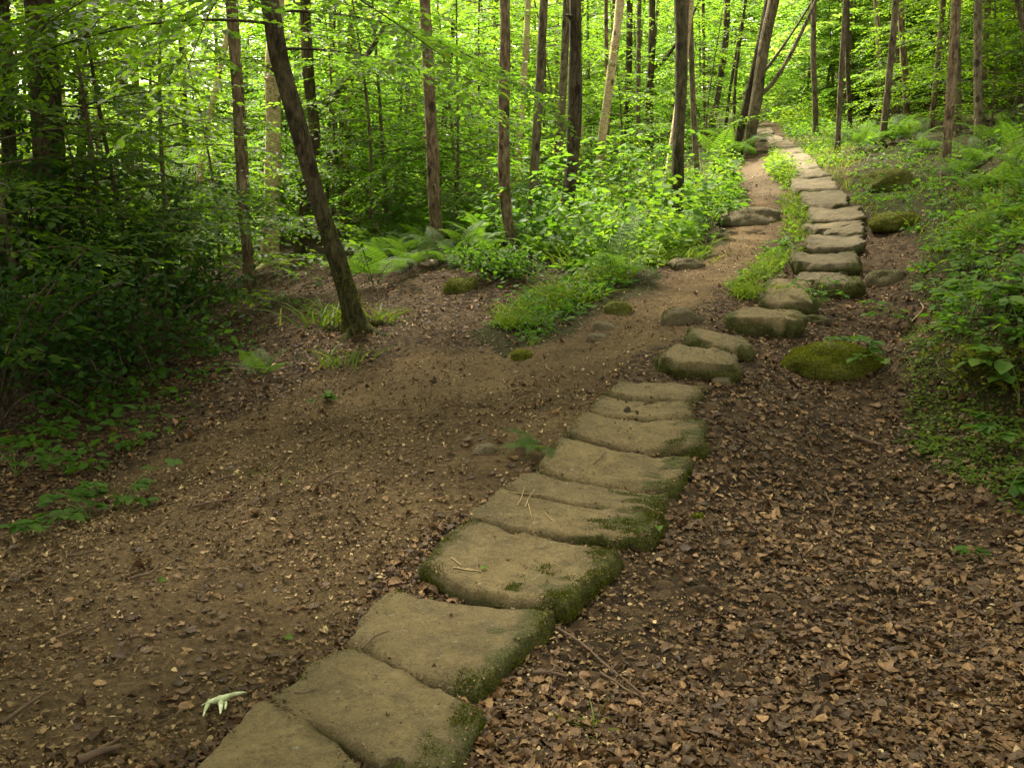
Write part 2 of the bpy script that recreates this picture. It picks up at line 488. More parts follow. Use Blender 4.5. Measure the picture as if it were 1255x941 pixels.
def tube(path, rad, sides=10, ridges=0.0, seed=0, flare=0.0, lump=0.0, moss=None):
    path = np.asarray(path, float); rad = np.asarray(rad, float)
    n = len(path)
    T = unit(np.gradient(path, axis=0))
    ref = np.array([1.0, 0, 0]) if abs(T[0][0]) < 0.8 else np.array([0, 1.0, 0])
    A = unit(ref - T * (T @ ref)[:, None]); B = np.cross(T, A)
    th = np.linspace(0, 2 * PI, sides, endpoint=False)
    ph = (seed * 1.7) % 6.28
    dist = np.concatenate([[0], np.cumsum(np.linalg.norm(np.diff(path, axis=0), axis=1))])
    R = np.repeat(rad[:, None], sides, 1)
    if flare:
        fl = np.exp(-dist / (rad[0] * 1.9))[:, None] * flare
        R = R * (1 + fl * (0.75 + 0.5 * np.cos(3 * th + ph) + 0.35 * np.cos(5 * th + 2 * ph))[None, :])
    ring = A[:, None, :] * np.cos(th)[None, :, None] + B[:, None, :] * np.sin(th)[None, :, None]
    if lump or ridges:
        q = (path[:, None, :] + ring * rad[:, None, None]).reshape(-1, 3)
        if lump: R = R * (1 + lump * fbm(q + seed * 3.1, 2.2 / max(rad[0], .02) * 0.12, 3, seed).reshape(n, sides))
        if ridges: R = R * (1 + ridges * vnoise(np.stack([np.tile(np.cos(th) * 3.2, n), np.tile(np.sin(th) * 3.2, n), np.repeat(dist, sides) * 1.6], -1) + seed, 1.0, seed + 3).reshape(n, sides))
    V = path[:, None, :] + ring * R[:, :, None]
    i = np.arange(n - 1)[:, None] * sides + np.arange(sides)[None, :]
    j = np.arange(n - 1)[:, None] * sides + (np.arange(sides)[None, :] + 1) % sides
    Fq = np.stack([i, j, j + sides, i + sides], -1).reshape(-1, 4)
    V = V.reshape(-1, 3)
    cap = np.arange((n - 1) * sides, n * sides)[None, :]
    return V, [Fq, cap], np.repeat(dist, sides)

LEAF = np.array([[0, 0, 0], [-.27, .30, .06], [-.24, .66, .05], [0, 1, -.06], [.24, .66, .05], [.27, .30, .06]], float)
LEAF_F = np.array([[0, 3, 2, 1], [0, 5, 4, 3]])
OVAL = np.array([[0, 0, 0], [-.22, .12, .03], [-.40, .38, .05], [-.30, .72, .03], [0, 1, -.10], [.30, .72, .03], [.40, .38, .05], [.22, .12, .03], [0, .4, -.01]], float)
OVAL_F = np.array([[0, 8, 2, 1], [8, 4, 3, 2], [0, 7, 6, 8], [8, 6, 5, 4]])
BLADE = np.array([[-.5, 0, 0], [.5, 0, 0], [-.36, .5, .0], [.36, .5, .0], [0, 1, 0]], float)

def frames(D, U):
    """rotation frames: y along D, z near U"""
    Y = unit(D)
    X = unit(np.cross(Y, U)); Z = np.cross(X, Y)
    return X, Y, Z

def leaves(P, D, U, size, T=LEAF, Fc=LEAF_F, curl=None, width=None):
    n = len(P); k = len(T)
    X, Y, Z = frames(D, U)
    t = np.broadcast_to(T, (n, k, 3)).copy()
    if width is not None: t[:, :, 0] *= width[:, None]
    if curl is not None:
        t[:, :, 2] += curl[:, 0:1] * t[:, :, 0] ** 2 * 4 + curl[:, 1:2] * (t[:, :, 1] - .5) ** 2 + curl[:, 2:3] * t[:, :, 0] * (t[:, :, 1] - .5)
    t = t * np.asarray(size, float).reshape(-1, 1, 1)
    V = P[:, None, :] + t[:, :, 0:1] * X[:, None, :] + t[:, :, 1:2] * Y[:, None, :] + t[:, :, 2:3] * Z[:, None, :]
    Fq = (Fc[None] + (np.arange(n) * k)[:, None, None]).reshape(-1, Fc.shape[1])
    return V.reshape(-1, 3), Fq, k

def rdir(n, flat=1.0):
    a = rng.uniform(0, 2 * PI, n)
    z = rng.uniform(-1, 1, n) * flat
    return unit(np.stack([np.cos(a), np.sin(a), z], -1))

# ------------------------------------------------------------------ ground sheet
DIRT = [(0, 655), (120, 610), (330, 490), (520, 425), (640, 430), (740, 388), (830, 330), (880, 280), (935, 240), (965, 262), (900, 345),
        (840, 405), (790, 440), (740, 470), (690, 530), (640, 590), (500, 680), (400, 790), (200, 960), (-300, 1100), (-300, 780)]
GREEN = [(1140, 400), (1105, 560), (1190, 590), (1500, 620), (2100, 620), (1900, -150), (1420, 60), (1190, 150), (1050, 190), (1062, 262), (1140, 305)]
GREEN2 = [(500, 320), (640, 330), (700, 360), (790, 320), (880, 300), (905, 255), (900, 215), (860, 170), (730, 190), (600, 240), (480, 270)]
GREEN3 = [(590, 410), (640, 440), (700, 400), (800, 350), (790, 318), (700, 350)]
PALE = [(903, 205), (945, 195), (968, 215), (955, 240), (910, 236)]
PALE2 = [(896, 128), (918, 122), (918, 156), (898, 160)]

def zones(x, y, z):
    P = np.stack([x, y, z], -1)
    nz = fbm(P, 2.2, 3, 31)
    nz2 = fbm(P, 2.2, 3, 47)
    sc = 0.16 * (0.35 + 0.65 * np.clip(y / 8, 0, 1))
    u, v, dep = project(np.stack([x + nz * sc, y + nz2 * sc, z], -1))
    ok = dep > 0.6
    dirt = in_poly(u, v, DIRT) & ok | (~ok & (x < -0.2))
    green = (in_poly(u, v, GREEN) | in_poly(u, v, GREEN2) | in_poly(u, v, GREEN3)) & ok | (y > 27) | ((x > 4.5) & (y < 6))
    pale = (in_poly(u, v, PALE) | in_poly(u, v, PALE2)) & ok
    return dirt, green, pale

ax = np.linspace(-1, 1, 520)
gx = 75 * np.sinh(5.4 * ax) / math.sinh(5.4)
by = np.linspace(-0.56, 1, 480)
gy = 3 + 110 * np.sinh(5.4 * by) / math.sinh(5.4)
GX, GY = np.meshgrid(gx, gy)
fx, fy = GX.reshape(-1), GY.reshape(-1)
fz = hgt(fx, fy) + bumpy(fx, fy)
P = np.stack([fx, fy, fz], -1)
dirt, green, pale = zones(fx, fy, fz)
near = np.clip((14 - fy) / 8, 0, 1)
fz = fz + near * np.where(dirt, 0.006, 0.016) * fbm(P, 22, 2, 3)
nx, ny = len(gx), len(gy)
col = np.zeros((len(fx), 4)); col[:, 3] = 1
col[:, 0] = np.where(dirt, 0.08, 1.0); col[:, 1] = np.where(green, 0.74, np.where(dirt, 0.08, 0.16)); col[:, 2] = np.where(pale, 0.85, 0)
# soften the zones' edges by a couple of cells
cg = col.reshape(ny, nx, 4)
for _ in range(3):
    cg[1:-1, 1:-1] = (cg[1:-1, 1:-1] * 2 + cg[:-2, 1:-1] + cg[2:, 1:-1] + cg[1:-1, :-2] + cg[1:-1, 2:]) / 6
i = (np.arange(ny - 1)[:, None] * nx + np.arange(nx - 1)[None, :]).reshape(-1)
quads = np.stack([i, i + 1, i + nx + 1, i + nx], -1)
tag(obj('ground', mesh_np('ground', np.stack([fx, fy, fz], -1), [quads], {'zone': cg.reshape(-1, 4)}), M['ground']), kind='structure')

def gz(x, y):
    return hgt(x, y) + bumpy(x, y)

# ------------------------------------------------------------------ flagstones
SLABS = []   # (polygon in x, y) used to keep litter off the tops

def moss_fur(name, V, Nn, w, parent, n, size, Q, mat='moss'):
    """short moss shoots standing on the mossy part of a stone"""
    w = np.clip(w, 0, None)
    if w.sum() < 1e-6 or n < 1: return
    ar = np.linalg.norm(np.cross(V[Q[:, 2]] - V[Q[:, 0]], V[Q[:, 3]] - V[Q[:, 1]]), axis=1)
    wq = w[Q].mean(1) * ar
    q = Q[rng.choice(len(Q), n, p=wq / wq.sum())]
    a, b = rng.uniform(0, 1, (n, 1)), rng.uniform(0, 1, (n, 1))
    mix = lambda A: A[q[:, 0]] * (1 - a) * (1 - b) + A[q[:, 1]] * a * (1 - b) + A[q[:, 2]] * a * b + A[q[:, 3]] * (1 - a) * b
    Pp = mix(V) + rng.normal(0, 0.002, (n, 3))
    D = unit(unit(mix(Nn)) + rng.normal(0, 0.55, (n, 3)))
    g = Geo()
    s = size * rng.uniform(.6, 1.5, n)
    v, f, kk = leaves(Pp - D * size * 0.25, D, rdir(n), s, LEAF * [1.0, 1, 1], LEAF_F)
    g.add(v, f, var=np.repeat(np.clip(rng.normal(.5, .25, n), 0, 1), kk))
    o = obj(name, g.mesh(name), M[mat], parent)
    o['kind'] = 'stuff'

def slab(label, BL, BR, TR, TL, bb=0.0, tb=0.0, lift=0.06, thick=0.25, mr=0.5, ml=0.2, mat='slab', rr=0.035, dish=0.007, corner=0.15, res=34, fur=0,
         tilt=0.0, name='flagstone', group=None, cat='flagstone', rough=1.0, mtop=0.0, ext=None):
    c = [ground(*q, lift) for q in (BL, BR, TR, TL)]
    if ext:  # runs on out of the frame towards the viewer
        c[0] = c[0] + np.array(ext); c[1] = c[1] + np.array(ext)
    bl, br, tr, tl = c
    cen = (bl + br + tr + tl) / 4
    wid = (np.linalg.norm(br - bl) + np.linalg.norm(tr - tl)) / 2
    ln = (np.linalg.norm(tl - bl) + np.linalg.norm(tr - br)) / 2
    base = cen.copy(); base[2] -= lift
    seed = rng.integers(1, 999)
    lin = np.linspace(-1, 1, res)
    lin = 0.55 * lin + 0.45 * np.sin(lin * PI / 2)
    S, Tt = np.meshgrid(lin, lin)
    s, t = S.reshape(-1), Tt.reshape(-1)
    s2 = s * np.sqrt(1 - corner * t * t / 2); t2 = t * np.sqrt(1 - corner * s * s / 2)
    yv = unit((tl + tr) - (bl + br)); 
    a = (s2 + 1)[:, None] / 2; b = (t2 + 1)[:, None] / 2
    bot = bl + (br - bl) * a - yv * (bb * (1 - s2[:, None] ** 2))
    top = tl + (tr - tl) * a - yv * (tb * (1 - s2[:, None] ** 2))
    V = bot + (top - bot) * b
    # wobble of the outline
    q = np.stack([s2 * 1.7, t2 * 1.7, np.zeros_like(s2)], -1)
    edge = np.maximum(np.abs(s), np.abs(t)) ** 4
    V[:, 0] += rough * .014 * edge * fbm(q, 1.3, 3, seed) * min(1, wid / .6)
    V[:, 1] += rough * .014 * edge * fbm(q, 1.3, 3, seed + 5) * min(1, ln / .4)
    de = np.minimum((1 - np.abs(s)) * wid / 2, (1 - np.abs(t)) * ln / 2)
    r_ = rr * (1 + .5 * fbm(q, 1.1, 2, seed + 9))
    k = np.clip(1 - de / r_, 0, 1)
    V[:, 2] -= r_ * (1 - np.sqrt(np.clip(1 - k * k, 0, 1)))
    V[:, 2] -= dish * (1 - s * s) * (1 + .4 * t)
    V[:, 2] += tilt * t
    V[:, 2] += rough * (.012 * fbm(V, 3.2, 3, seed + 2) + .004 * fbm(V, 18, 3, seed + 3))
    chip = np.clip(fbm(V, 7, 2, seed + 21) - .25, 0, 1) * np.clip(1 - de / .07, 0, 1)     # knocked-off bits along the arris
    V[:, 2] -= rough * .05 * chip
    V[:, :2] += rough * .012 * (np.maximum(np.abs(s), np.abs(t)) ** 8)[:, None] * np.stack([fbm(V, 14, 2, seed + 31), fbm(V, 14, 2, seed + 32)], -1)
    moss = mtop + .04 + 1.15 * mr * np.clip((s - .30 + .40 * fbm(q, 2.2, 3, seed + 4)) / .6, 0, 1) + ml * np.clip((-s - .55) / .4, 0, 1) + .22 * np.clip((np.abs(t) - .72) / .28, 0, 1) ** 2 + .15 * np.clip((np.abs(s) - .75) / .25, 0, 1)
    # skirt
    n = res
    ring = np.concatenate([np.arange(n), np.arange(1, n) * n + n - 1, (n - 1) * n + np.arange(n - 2, -1, -1), np.arange(n - 2, 0, -1) * n])
    R0 = V[ring]
    outw = unit(np.stack([R0[:, 0] - cen[0], R0[:, 1] - cen[1], np.zeros(len(ring))], -1))
    Vs, ms, Fs = [V], [moss], []
    i = (np.arange(n - 1)[:, None] * n + np.arange(n - 1)[None, :]).reshape(-1)
    Fs.append(np.stack([i, i + 1, i + n + 1, i + n], -1))
    prev = ring; off = len(V); m = len(ring)
    for dz, o_ in ((.025, .006), (.05, .004), (.085, -.022), (.13, -.045), (thick, -.06)):
        nz = fbm(R0 + [0, 0, dz * 2], 6, 3, seed + 6)
        Rk = R0 + outw * (o_ + rough * .016 * nz[:, None]) - np.array([0, 0, dz])
        Vs.append(Rk); ms.append(moss[ring] * .75 + .42)
        cur = off + np.arange(m)
        Fs.append(np.stack([prev, np.roll(cur, -1) * 0 + cur, np.roll(cur, -1), np.roll(prev, -1)], -1))
        prev = cur; off += m
    Vv = np.concatenate(Vs); mv = np.concatenate(ms)
    root = thing(name, label, cat, base, group)
    me = mesh_np('stone', Vv - base, Fs, {'moss': mv})
    o = obj('stone', me, M[mat], root)
    if fur:
        nn = np.empty(len(me.vertices) * 3, np.float32); me.vertices.foreach_get('normal', nn); nn = nn.reshape(-1, 3)
        w = np.clip(mv + .8 * fbm(Vv, 8, 3, seed + 8) - .62, 0, 1) * (mv > 0.25) * (mr > .2)
        w[(n * n + 2 * m):] *= .15
        ar = np.ones(len(Vv)); ar[:n * n] = np.clip(de / .02, .25, 1)
        moss_fur('moss', Vv - base, nn, w * ar, root, int(fur * 2.0), .0060, np.concatenate(Fs))
    SLABS.append(np.concatenate([R0[:, :2]]))
    return root

G1 = 'worn flagstones of the stone path'
slab('dim brown flagstone at the foot of the path beside the bleached forked stick', (192, 958), (470, 990), (452, 930), (318, 844), 0, -.02, .05, ext=(-.06, -.45, 0), mr=.2, ml=.05, dish=.006, corner=.22, fur=400)
slab('broad brown flagstone with a dark rounded mossy corner, second up from the bottom edge', (324, 851), (545, 955), (600, 868), (425, 785), .01, -.02, .06, mr=.42, ml=.12, rr=.028, corner=.22, fur=2500, res=44, dish=.006)
slab('wide flagstone crossed by a drift of straw, just below the largest mossy stone', (415, 775), (585, 850), (690, 742), (478, 715), .03, .03, .055, mr=.45, ml=.15, rr=.028, corner=.18, fur=3500, res=44)
slab('largest square flagstone with a thick dark moss edge and a small green leaf on it', (508, 688), (700, 742), (768, 668), (572, 630), .045, .03, .075, mr=.6, ml=.45, rr=.028, corner=.18, fur=7000, res=48)
slab('narrow flagstone with bright green moss end and pale straws lying across it', (562, 633), (795, 662), (818, 628), (612, 593), .03, .035, .06, mr=.75, ml=.25, rr=.028, fur=4500)
slab('thin flagstone with a cracked joint, between the strawed stone and a deep mossy one', (612, 594), (800, 630), (826, 600), (652, 575), .05, .03, .055, mr=.7, ml=.2, rr=.035, fur=3000)
slab('deep dished flagstone with moss on its sagging end and a dark twig on top', (652, 574), (835, 597), (848, 556), (686, 530), .045, .035, .06, mr=.65, ml=.3, rr=.028, fur=5000)
slab('curved flagstone with a green mossy end like a saddle, below two plain thin ones', (688, 527), (862, 548), (866, 512), (712, 503), .07, .03, .06, mr=.6, ml=.2, rr=.026, fur=3500)
slab('plain thin pale flagstone, lower of two below the raised block', (714, 502), (856, 510), (850, 488), (736, 481), .045, .025, .045, mr=.25, ml=.3, rr=.03, fur=700)
slab('plain flagstone with a dark ragged end just under the raised block', (738, 480), (850, 488), (868, 470), (760, 463), .04, .0, .045, mr=.25, ml=.35, rr=.03, fur=700)
slab('thick raised block of stone with a blunt shadowed face above the plain flags', (803, 437), (908, 449), (906, 434), (814, 416), .02, .0, 0.120, thick=.3, mr=.25, ml=.35, rr=.024, dish=-.01, corner=.45, fur=1800, mat='slab', mtop=.05, rough=1.7)
slab('dark low slab tipped behind the raised block', (848, 413), (925, 430), (915, 412), (838, 402), .0, .0, .09, mr=.4, ml=.5, rr=.024, dish=0, corner=.45, fur=900, mat='slab', mtop=.12, rough=1.7)
slab('long rounded boulder slab with a black shadow below its near face', (886, 388), (990, 396), (985, 382), (898, 375), .02, .0, 0.120, thick=.3, mr=.3, ml=.55, rr=.024, dish=-.01, corner=.45, fur=1500, mtop=.08, rough=1.7)
slab('big sloping flagstone tucked behind ferny weeds with grass at its edge', (925, 368), (1004, 374), (996, 346), (940, 339), .02, .0, 0.080, mr=.25, ml=.7, rr=.024, dish=0, corner=.45, fur=1300, rough=1.7)
slab('thin light flagstone wedged above the sloping one', (972, 342), (1010, 341), (1038, 332), (978, 333), .0, .0, .08, mr=.2, ml=.3, rr=.024, dish=.0, rough=1.7, mat='slab_grey')
slab('lumpy mossy stone shoring up the path edge beside the weeds', (998, 347), (1058, 352), (1060, 341), (1003, 338), .0, .0, 0.096, mr=.8, ml=.3, rr=.024, dish=-.01, corner=.45, fur=900, mtop=.25, rough=1.7, mat='slab_grey')
slab('thick step stone with a deep dark riser, lowest of the steep flight', (968, 321), (1055, 321), (1052, 306), (970, 308), .05, .05, 0.128, thick=.3, mr=.3, ml=.45, rr=.024, corner=.45, fur=600, rough=1.7, mat='slab_grey')
slab('pale dished step with a rounded lip above the thick step stone', (983, 302), (1058, 300), (1058, 285), (992, 287), .06, .03, 0.104, mr=.15, ml=.25, rr=.024, rough=1.7, mat='slab_grey')
slab('sliver of flagstone at the back of the pale dished step', (1008, 286), (1060, 284), (1058, 273), (1020, 277), .02, .0, 0.080, mr=.15, ml=.15, rr=.024, rough=1.7, mat='slab_grey')
slab('thin tilted flagstone with a dark gap beneath its lip', (990, 281), (1054, 275), (1056, 268), (985, 273), .02, .02, 0.080, mr=.15, ml=.3, rr=.024, rough=1.7, mat='slab_grey')
slab('very wide dished flagstone across the middle of the climb', (993, 268), (1062, 267), (1055, 251), (993, 252), .06, .03, .09, mr=.15, ml=.2, rr=.024, rough=1.7, mat='slab_grey')
slab('flagstone with a black shadow line at its lip where the path narrows', (984, 250), (1043, 249), (1036, 234), (984, 235), .04, .02, 0.080, mr=.1, ml=.25, rr=.024, rough=1.7, mat='slab_grey')
slab('far flagstone with grass tufts growing over both edges', (972, 231), (1030, 230), (1020, 216), (968, 217), .03, .02, .10, mr=.1, ml=.2, rr=.03, res=22, mat='slab_grey')
far_slabs = [((963, 216), (1020, 215), (1008, 206), (958, 207)), ((955, 206), (1008, 205), (1000, 196), (953, 197)),
             ((950, 196), (999, 195), (989, 187), (949, 188)), ((946, 187), (988, 186), (979, 178), (945, 179)),
             ((941, 178), (978, 177), (968, 171), (938, 171)), ((932, 170), (966, 170), (950, 164), (924, 164)), ((916, 163), (948, 163), (944, 156), (922, 157))]
fl = ['first grey flag above the tufted stone where the path bends', 'second grey flag above the bend in the path', 'grey flag halfway along the upper straight of path', 'narrowing grey flag beside the leafy bank on the upper path',
      'small grey flag below the shadowed hollow at the leaning tree', 'last but one grey flag curving towards the leaning tree', 'farthest grey flag at the top of the path by the leaning tree']
for l_, q in zip(fl, far_slabs):
    q = [(a_ + rng.uniform(-2.5, 2.5), b_ + rng.uniform(-.7, .7)) for a_, b_ in q]
    slab(l_, *q, .03, .03, .07, mr=.1, ml=.1, rr=.02, res=16, rough=1.8, mat='slab_grey')

# ------------------------------------------------------------------ boulders and loose stones
def boulder(label, u, v, Y, wpx, hpx, dep=0.8, moss=.3, mat=None, name='boulder', cat='boulder', group=None, fur=0, sink=.25, seed=None, flat=1.0, rot=0.0, res=40):
    """a stone about wpx by hpx pixels big seen at (u, v) = middle of its foot"""
    p = ground(u, v)
    k = np.hypot(p[1], CAMZ - p[2]) / F
    rx = wpx * k / 2; rz = hpx * k * .95 / (1 + sink * .5)
    seed = seed or int(rng.integers(1, 999)); mat = mat or ('mossy' if moss > .6 else 'slab_grey')
    nu, nv = res, res // 2
    th = np.linspace(0, 2 * PI, nu, endpoint=False); ph = np.linspace(-PI / 2, PI / 2, nv)
    TH, PH = np.meshgrid(th, ph)
    d = np.stack([np.cos(PH) * np.cos(TH), np.cos(PH) * np.sin(TH), np.sin(PH)], -1).reshape(-1, 3)
    d2 = np.sign(d) * np.abs(d) ** .8
    r = 1 + .22 * fbm(d + seed, 1.3, 3, seed) + .06 * fbm(d + seed, 5, 2, seed + 1)
    V = d2 * r[:, None] * [rx, rx * dep, rz]
    V[:, 2] = np.where(V[:, 2] > 0, V[:, 2], V[:, 2] * .7) + rz * (-sink * .6 + .12)
    Fq = np.stack([(np.arange(nv - 1)[:, None] * nu + np.arange(nu)[None, :]), (np.arange(nv - 1)[:, None] * nu + (np.arange(nu)[None, :] + 1) % nu),
                   ((np.arange(nv - 1)[:, None] + 1) * nu + (np.arange(nu)[None, :] + 1) % nu), ((np.arange(nv - 1)[:, None] + 1) * nu + np.arange(nu)[None, :])], -1).reshape(-1, 4)
    base = p + np.array([0, rx * dep * .8, 0]); base[2] = gz(base[0], base[1])[0]
    mo = moss * (0.55 + .45 * d[:, 2]) + moss * .25
    root = thing(name, label, cat, base, group, rot)
    me = mesh_np('stone', V, [Fq], {'moss': mo})
    obj('stone', me, M[mat], root)
    if fur:
        nn = np.empty(len(me.vertices) * 3, np.float32); me.vertices.foreach_get('normal', nn); nn = nn.reshape(-1, 3)
        w = np.clip(mo + .4 * fbm(V, 6, 3, seed + 8) - .3, 0, 1) * (V[:, 2] > -.05) * np.cos(PH).reshape(-1)
        moss_fur('moss', V, nn, w, root, int(fur * 2.2), .009, Fq, 'moss_bright' if moss > .6 else 'moss')
    return root

boulder('rounded boulder all over bright green moss beside bramble leaves', 1030, 462, 0, 120, 33, .75, 1.1, fur=9000, seed=7)
boulder('bare grey boulder with a mossy cap by the steep steps', 1092, 346, 0, 44, 20, .8, .42, fur=300, seed=21)
boulder('brown boulder sunk in the dirt track below the curved stone', 836, 396, 0, 46, 22, .8, .35, fur=250, seed=33)
boulder('dark small stone poking from the dirt below the grassy hump', 741, 408, 0, 26, 13, .8, .25, seed=40, name='stone', cat='stone')
boulder('grey flat stone lying in front of the dark small one', 733, 420, 0, 24, 10, .8, .05, seed=44, name='stone', cat='stone')
boulder('smooth grey stone half buried by the little fern at the path edge', 594, 556, 0, 26, 14, .8, .1, seed=50, name='stone', cat='stone')
boulder('squat stone under mossy grass at the edge of the bare track', 846, 330, 0, 40, 14, .8, .4, seed=52, name='stone', cat='stone', fur=150)
boulder('mossy stone in the middle of the track edge below the ferns', 757, 388, 0, 34, 14, .8, .7, seed=55, name='stone', cat='stone', fur=300)
boulder('big flat pale rock with one mossy flank on the far side of the track', 925, 276, 0, 66, 20, .8, .30, seed=61, fur=500)
boulder('green moss hummock at the foot of the bank by the climb', 1108, 278, 0, 72, 18, .8, 1.1, name='mossy_hummock', cat='hummock', fur=5000, seed=65)
boulder('mossy root mound with a dark hollow, higher on the bank', 1096, 232, 0, 62, 26, .8, .95, name='mossy_hummock', cat='hummock', fur=3500, seed=68)
boulder('little green moss cushion in the dirt below the fern bank', 640, 437, 0, 26, 12, .8, 1.0, name='moss_cushion', cat='moss', fur=700, seed=71)
boulder('mossy lump on the low earth bank behind the dark leaning tree', 566, 358, 0, 40, 20, .8, 1.0, name='mossy_hummock', cat='hummock', fur=1500, seed=73)
boulder('tiny dark moss cushion alone on the leaf litter', 856, 640, 0, 14, 8, .9, 1.0, name='moss_cushion', cat='moss', fur=250, seed=75)
boulder('small stone peeping from under the weeds by the boulder slab', 1003, 398, 0, 34, 10, .8, .5, seed=78, name='stone', cat='stone')
boulder('brown stone half under litter near the raised block', 885, 472, 0, 28, 9, .8, .3, seed=79, name='stone', cat='stone')
# ------------------------------------------------------------------ foliage builders
def spray_points(base, azim, length, rise, droop, tw_gap=.13, leaf_gap=.055, tw_len=.55, fork=0.9):
    """one flat leafy branch: a drooping axis with side twigs in a near-level plane. Returns axis path, leaf P, D, U"""
    n = max(4, int(length / .12))
    s = np.linspace(0, 1, n)
    d = np.array([math.cos(azim), math.sin(azim), 0.0]); side = np.array([-d[1], d[0], 0.0])
    wig = .10 * length * np.sin(s * rng.uniform(2, 5) + rng.uniform(0, 6))
    axis = base + d * (s * length)[:, None] + side * (wig * s)[:, None] + np.array([0, 0, 1.0]) * (rise * s * length - droop * s ** 2 * length)[:, None]
    Pl, Dl, Ul = [], [], []
    m = max(2, int(length / tw_gap))
    roll = rng.normal(0, .25)
    for j in range(m):
        f = .18 + .82 * (j + rng.uniform(0, .8)) / m
        if f > 1: f = 1
        k = f * (n - 1); i0 = min(int(k), n - 2); p = axis[i0] + (axis[i0 + 1] - axis[i0]) * (k - i0)
        ax_d = unit(axis[i0 + 1] - axis[i0])
        sg = 1 if j % 2 else -1
        ang = rng.uniform(.6, 1.1) * sg
        td = ax_d * math.cos(ang) + side * math.sin(ang)
        td = unit(td + np.array([0, 0, rng.normal(-.05, .12) + roll * sg * .5]))
        tl = tw_len * (1.05 - .75 * abs(f - .45)) * rng.uniform(.5, 1.15)
        q = max(3, int(tl / leaf_gap))
        tt = (np.arange(q) + rng.uniform(0, 1, q) * .7) / q
        tp = p + td * (tt * tl)[:, None]; tp[:, 2] -= .12 * tl * tt ** 2
        tside = np.cross(td, [0, 0, 1.0]); tside = tside / (np.linalg.norm(tside) + 1e-6)
        lsg = np.where(np.arange(q) % 2 == 0, 1, -1)[:, None]
        D = td * .75 + tside * lsg * rng.uniform(.5, 1.1, (q, 1)) + rng.normal(0, .16, (q, 3))
        D[:, 2] -= .12
        U = np.array([0, 0, 1.0]) + rng.normal(0, .30, (q, 3)) + np.array([0, 0, .0])
        Pl.append(tp); Dl.append(D); Ul.append(U)
    return axis, np.concatenate(Pl), np.concatenate(Dl), np.concatenate(Ul)

def leaf_geo(g, P_, D_, U_, size, spread=.3):
    n = len(P_)
    s = size * rng.uniform(.65, 1.25, n)
    v, f, k = leaves(P_, D_, U_, s)
    var = np.clip(rng.normal(.5, .22, n) + spread * (vnoise(P_, .9, 3)), 0, 1)
    g.add(v, f, var=np.repeat(var, k))

def make_sapling(height, n_limb, low, spread_r, leaf, trunk_r, gaps=(.10, .048), sides=7, bend=.3):
    """a young broadleaf: thin stem with level leafy limbs almost down to the ground. Returns (trunk mesh, crown mesh)"""
    n = 16
    s = np.linspace(0, 1, n)
    path = np.stack([bend * np.sin(s * 2.2 + rng.uniform(0, 6)) * s, bend * np.sin(s * 1.9 + rng.uniform(0, 6)) * s, s * height - .15], -1)
    tg, cg = Geo(), Geo()
    v, f, dd = tube(path, trunk_r * (1 - .85 * s) + .006, sides)
    tg.add(v, f, moss=np.clip(.5 - dd, 0, .5))
    az = rng.uniform(0, 6)
    for i in range(n_limb):
        h = low + (height - low) * ((i + rng.uniform(0, .9)) / n_limb) ** .9
        k = min(h / height, .98) * (n - 1); i0 = min(int(k), n - 2)
        base = path[i0] + (path[i0 + 1] - path[i0]) * (k - i0)
        az += 2.4 + rng.normal(0, .3)
        frac = (h - low) / (height - low)
        ln = spread_r * (1.05 - .75 * frac ** 1.5) * rng.uniform(.55, 1.15)
        ax_, Pp, D, U = spray_points(base, az, ln, rng.uniform(.1, .45), rng.uniform(.15, .45), gaps[0], gaps[1], tw_len=.30 * ln + .2)
        v, f, dd = tube(ax_, np.linspace(.006 + .003 * ln, .002, len(ax_)), 4)
        tg.add(v, f, moss=0)
        leaf_geo(cg, Pp, D, U, leaf)
    return tg.mesh('trunk'), cg.mesh('crown')

def make_canopy(r, h, n, leaf):
    """a high crown: limbs fanning out under clumps of leaves"""
    cg, tg = Geo(), Geo()
    for i in range(9):
        a = i * 2.4; q = rng.uniform(.5, .95)
        e = np.array([math.cos(a) * r * q, math.sin(a) * r * q, rng.uniform(.15, .9) * h])
        s = np.linspace(0, 1, 7)[:, None]
        pth = e * s + np.array([0, 0, -.8]) * (1 - s) + np.array([0, 0, .3 * h]) * (s * (1 - s))
        v, f, _ = tube(pth, np.linspace(.07, .015, 7), 5); tg.add(v, f, moss=0)
    d = rdir(n); d[:, 2] = np.abs(d[:, 2]) * 1.0 - .15
    rad = rng.uniform(.35, 1, n) ** .6
    P_ = d * rad[:, None] * [r, r, h]
    keep = fbm(P_, .55, 2, int(rng.integers(99))) > -.12
    P_ = P_[keep]
    m = len(P_)
    D = rdir(m, .5); U = np.array([0, 0, 1.0]) + rng.normal(0, .5, (m, 3))
    leaf_geo(cg, P_, D, U, leaf)
    return tg.mesh('limbs'), cg.mesh('crown')

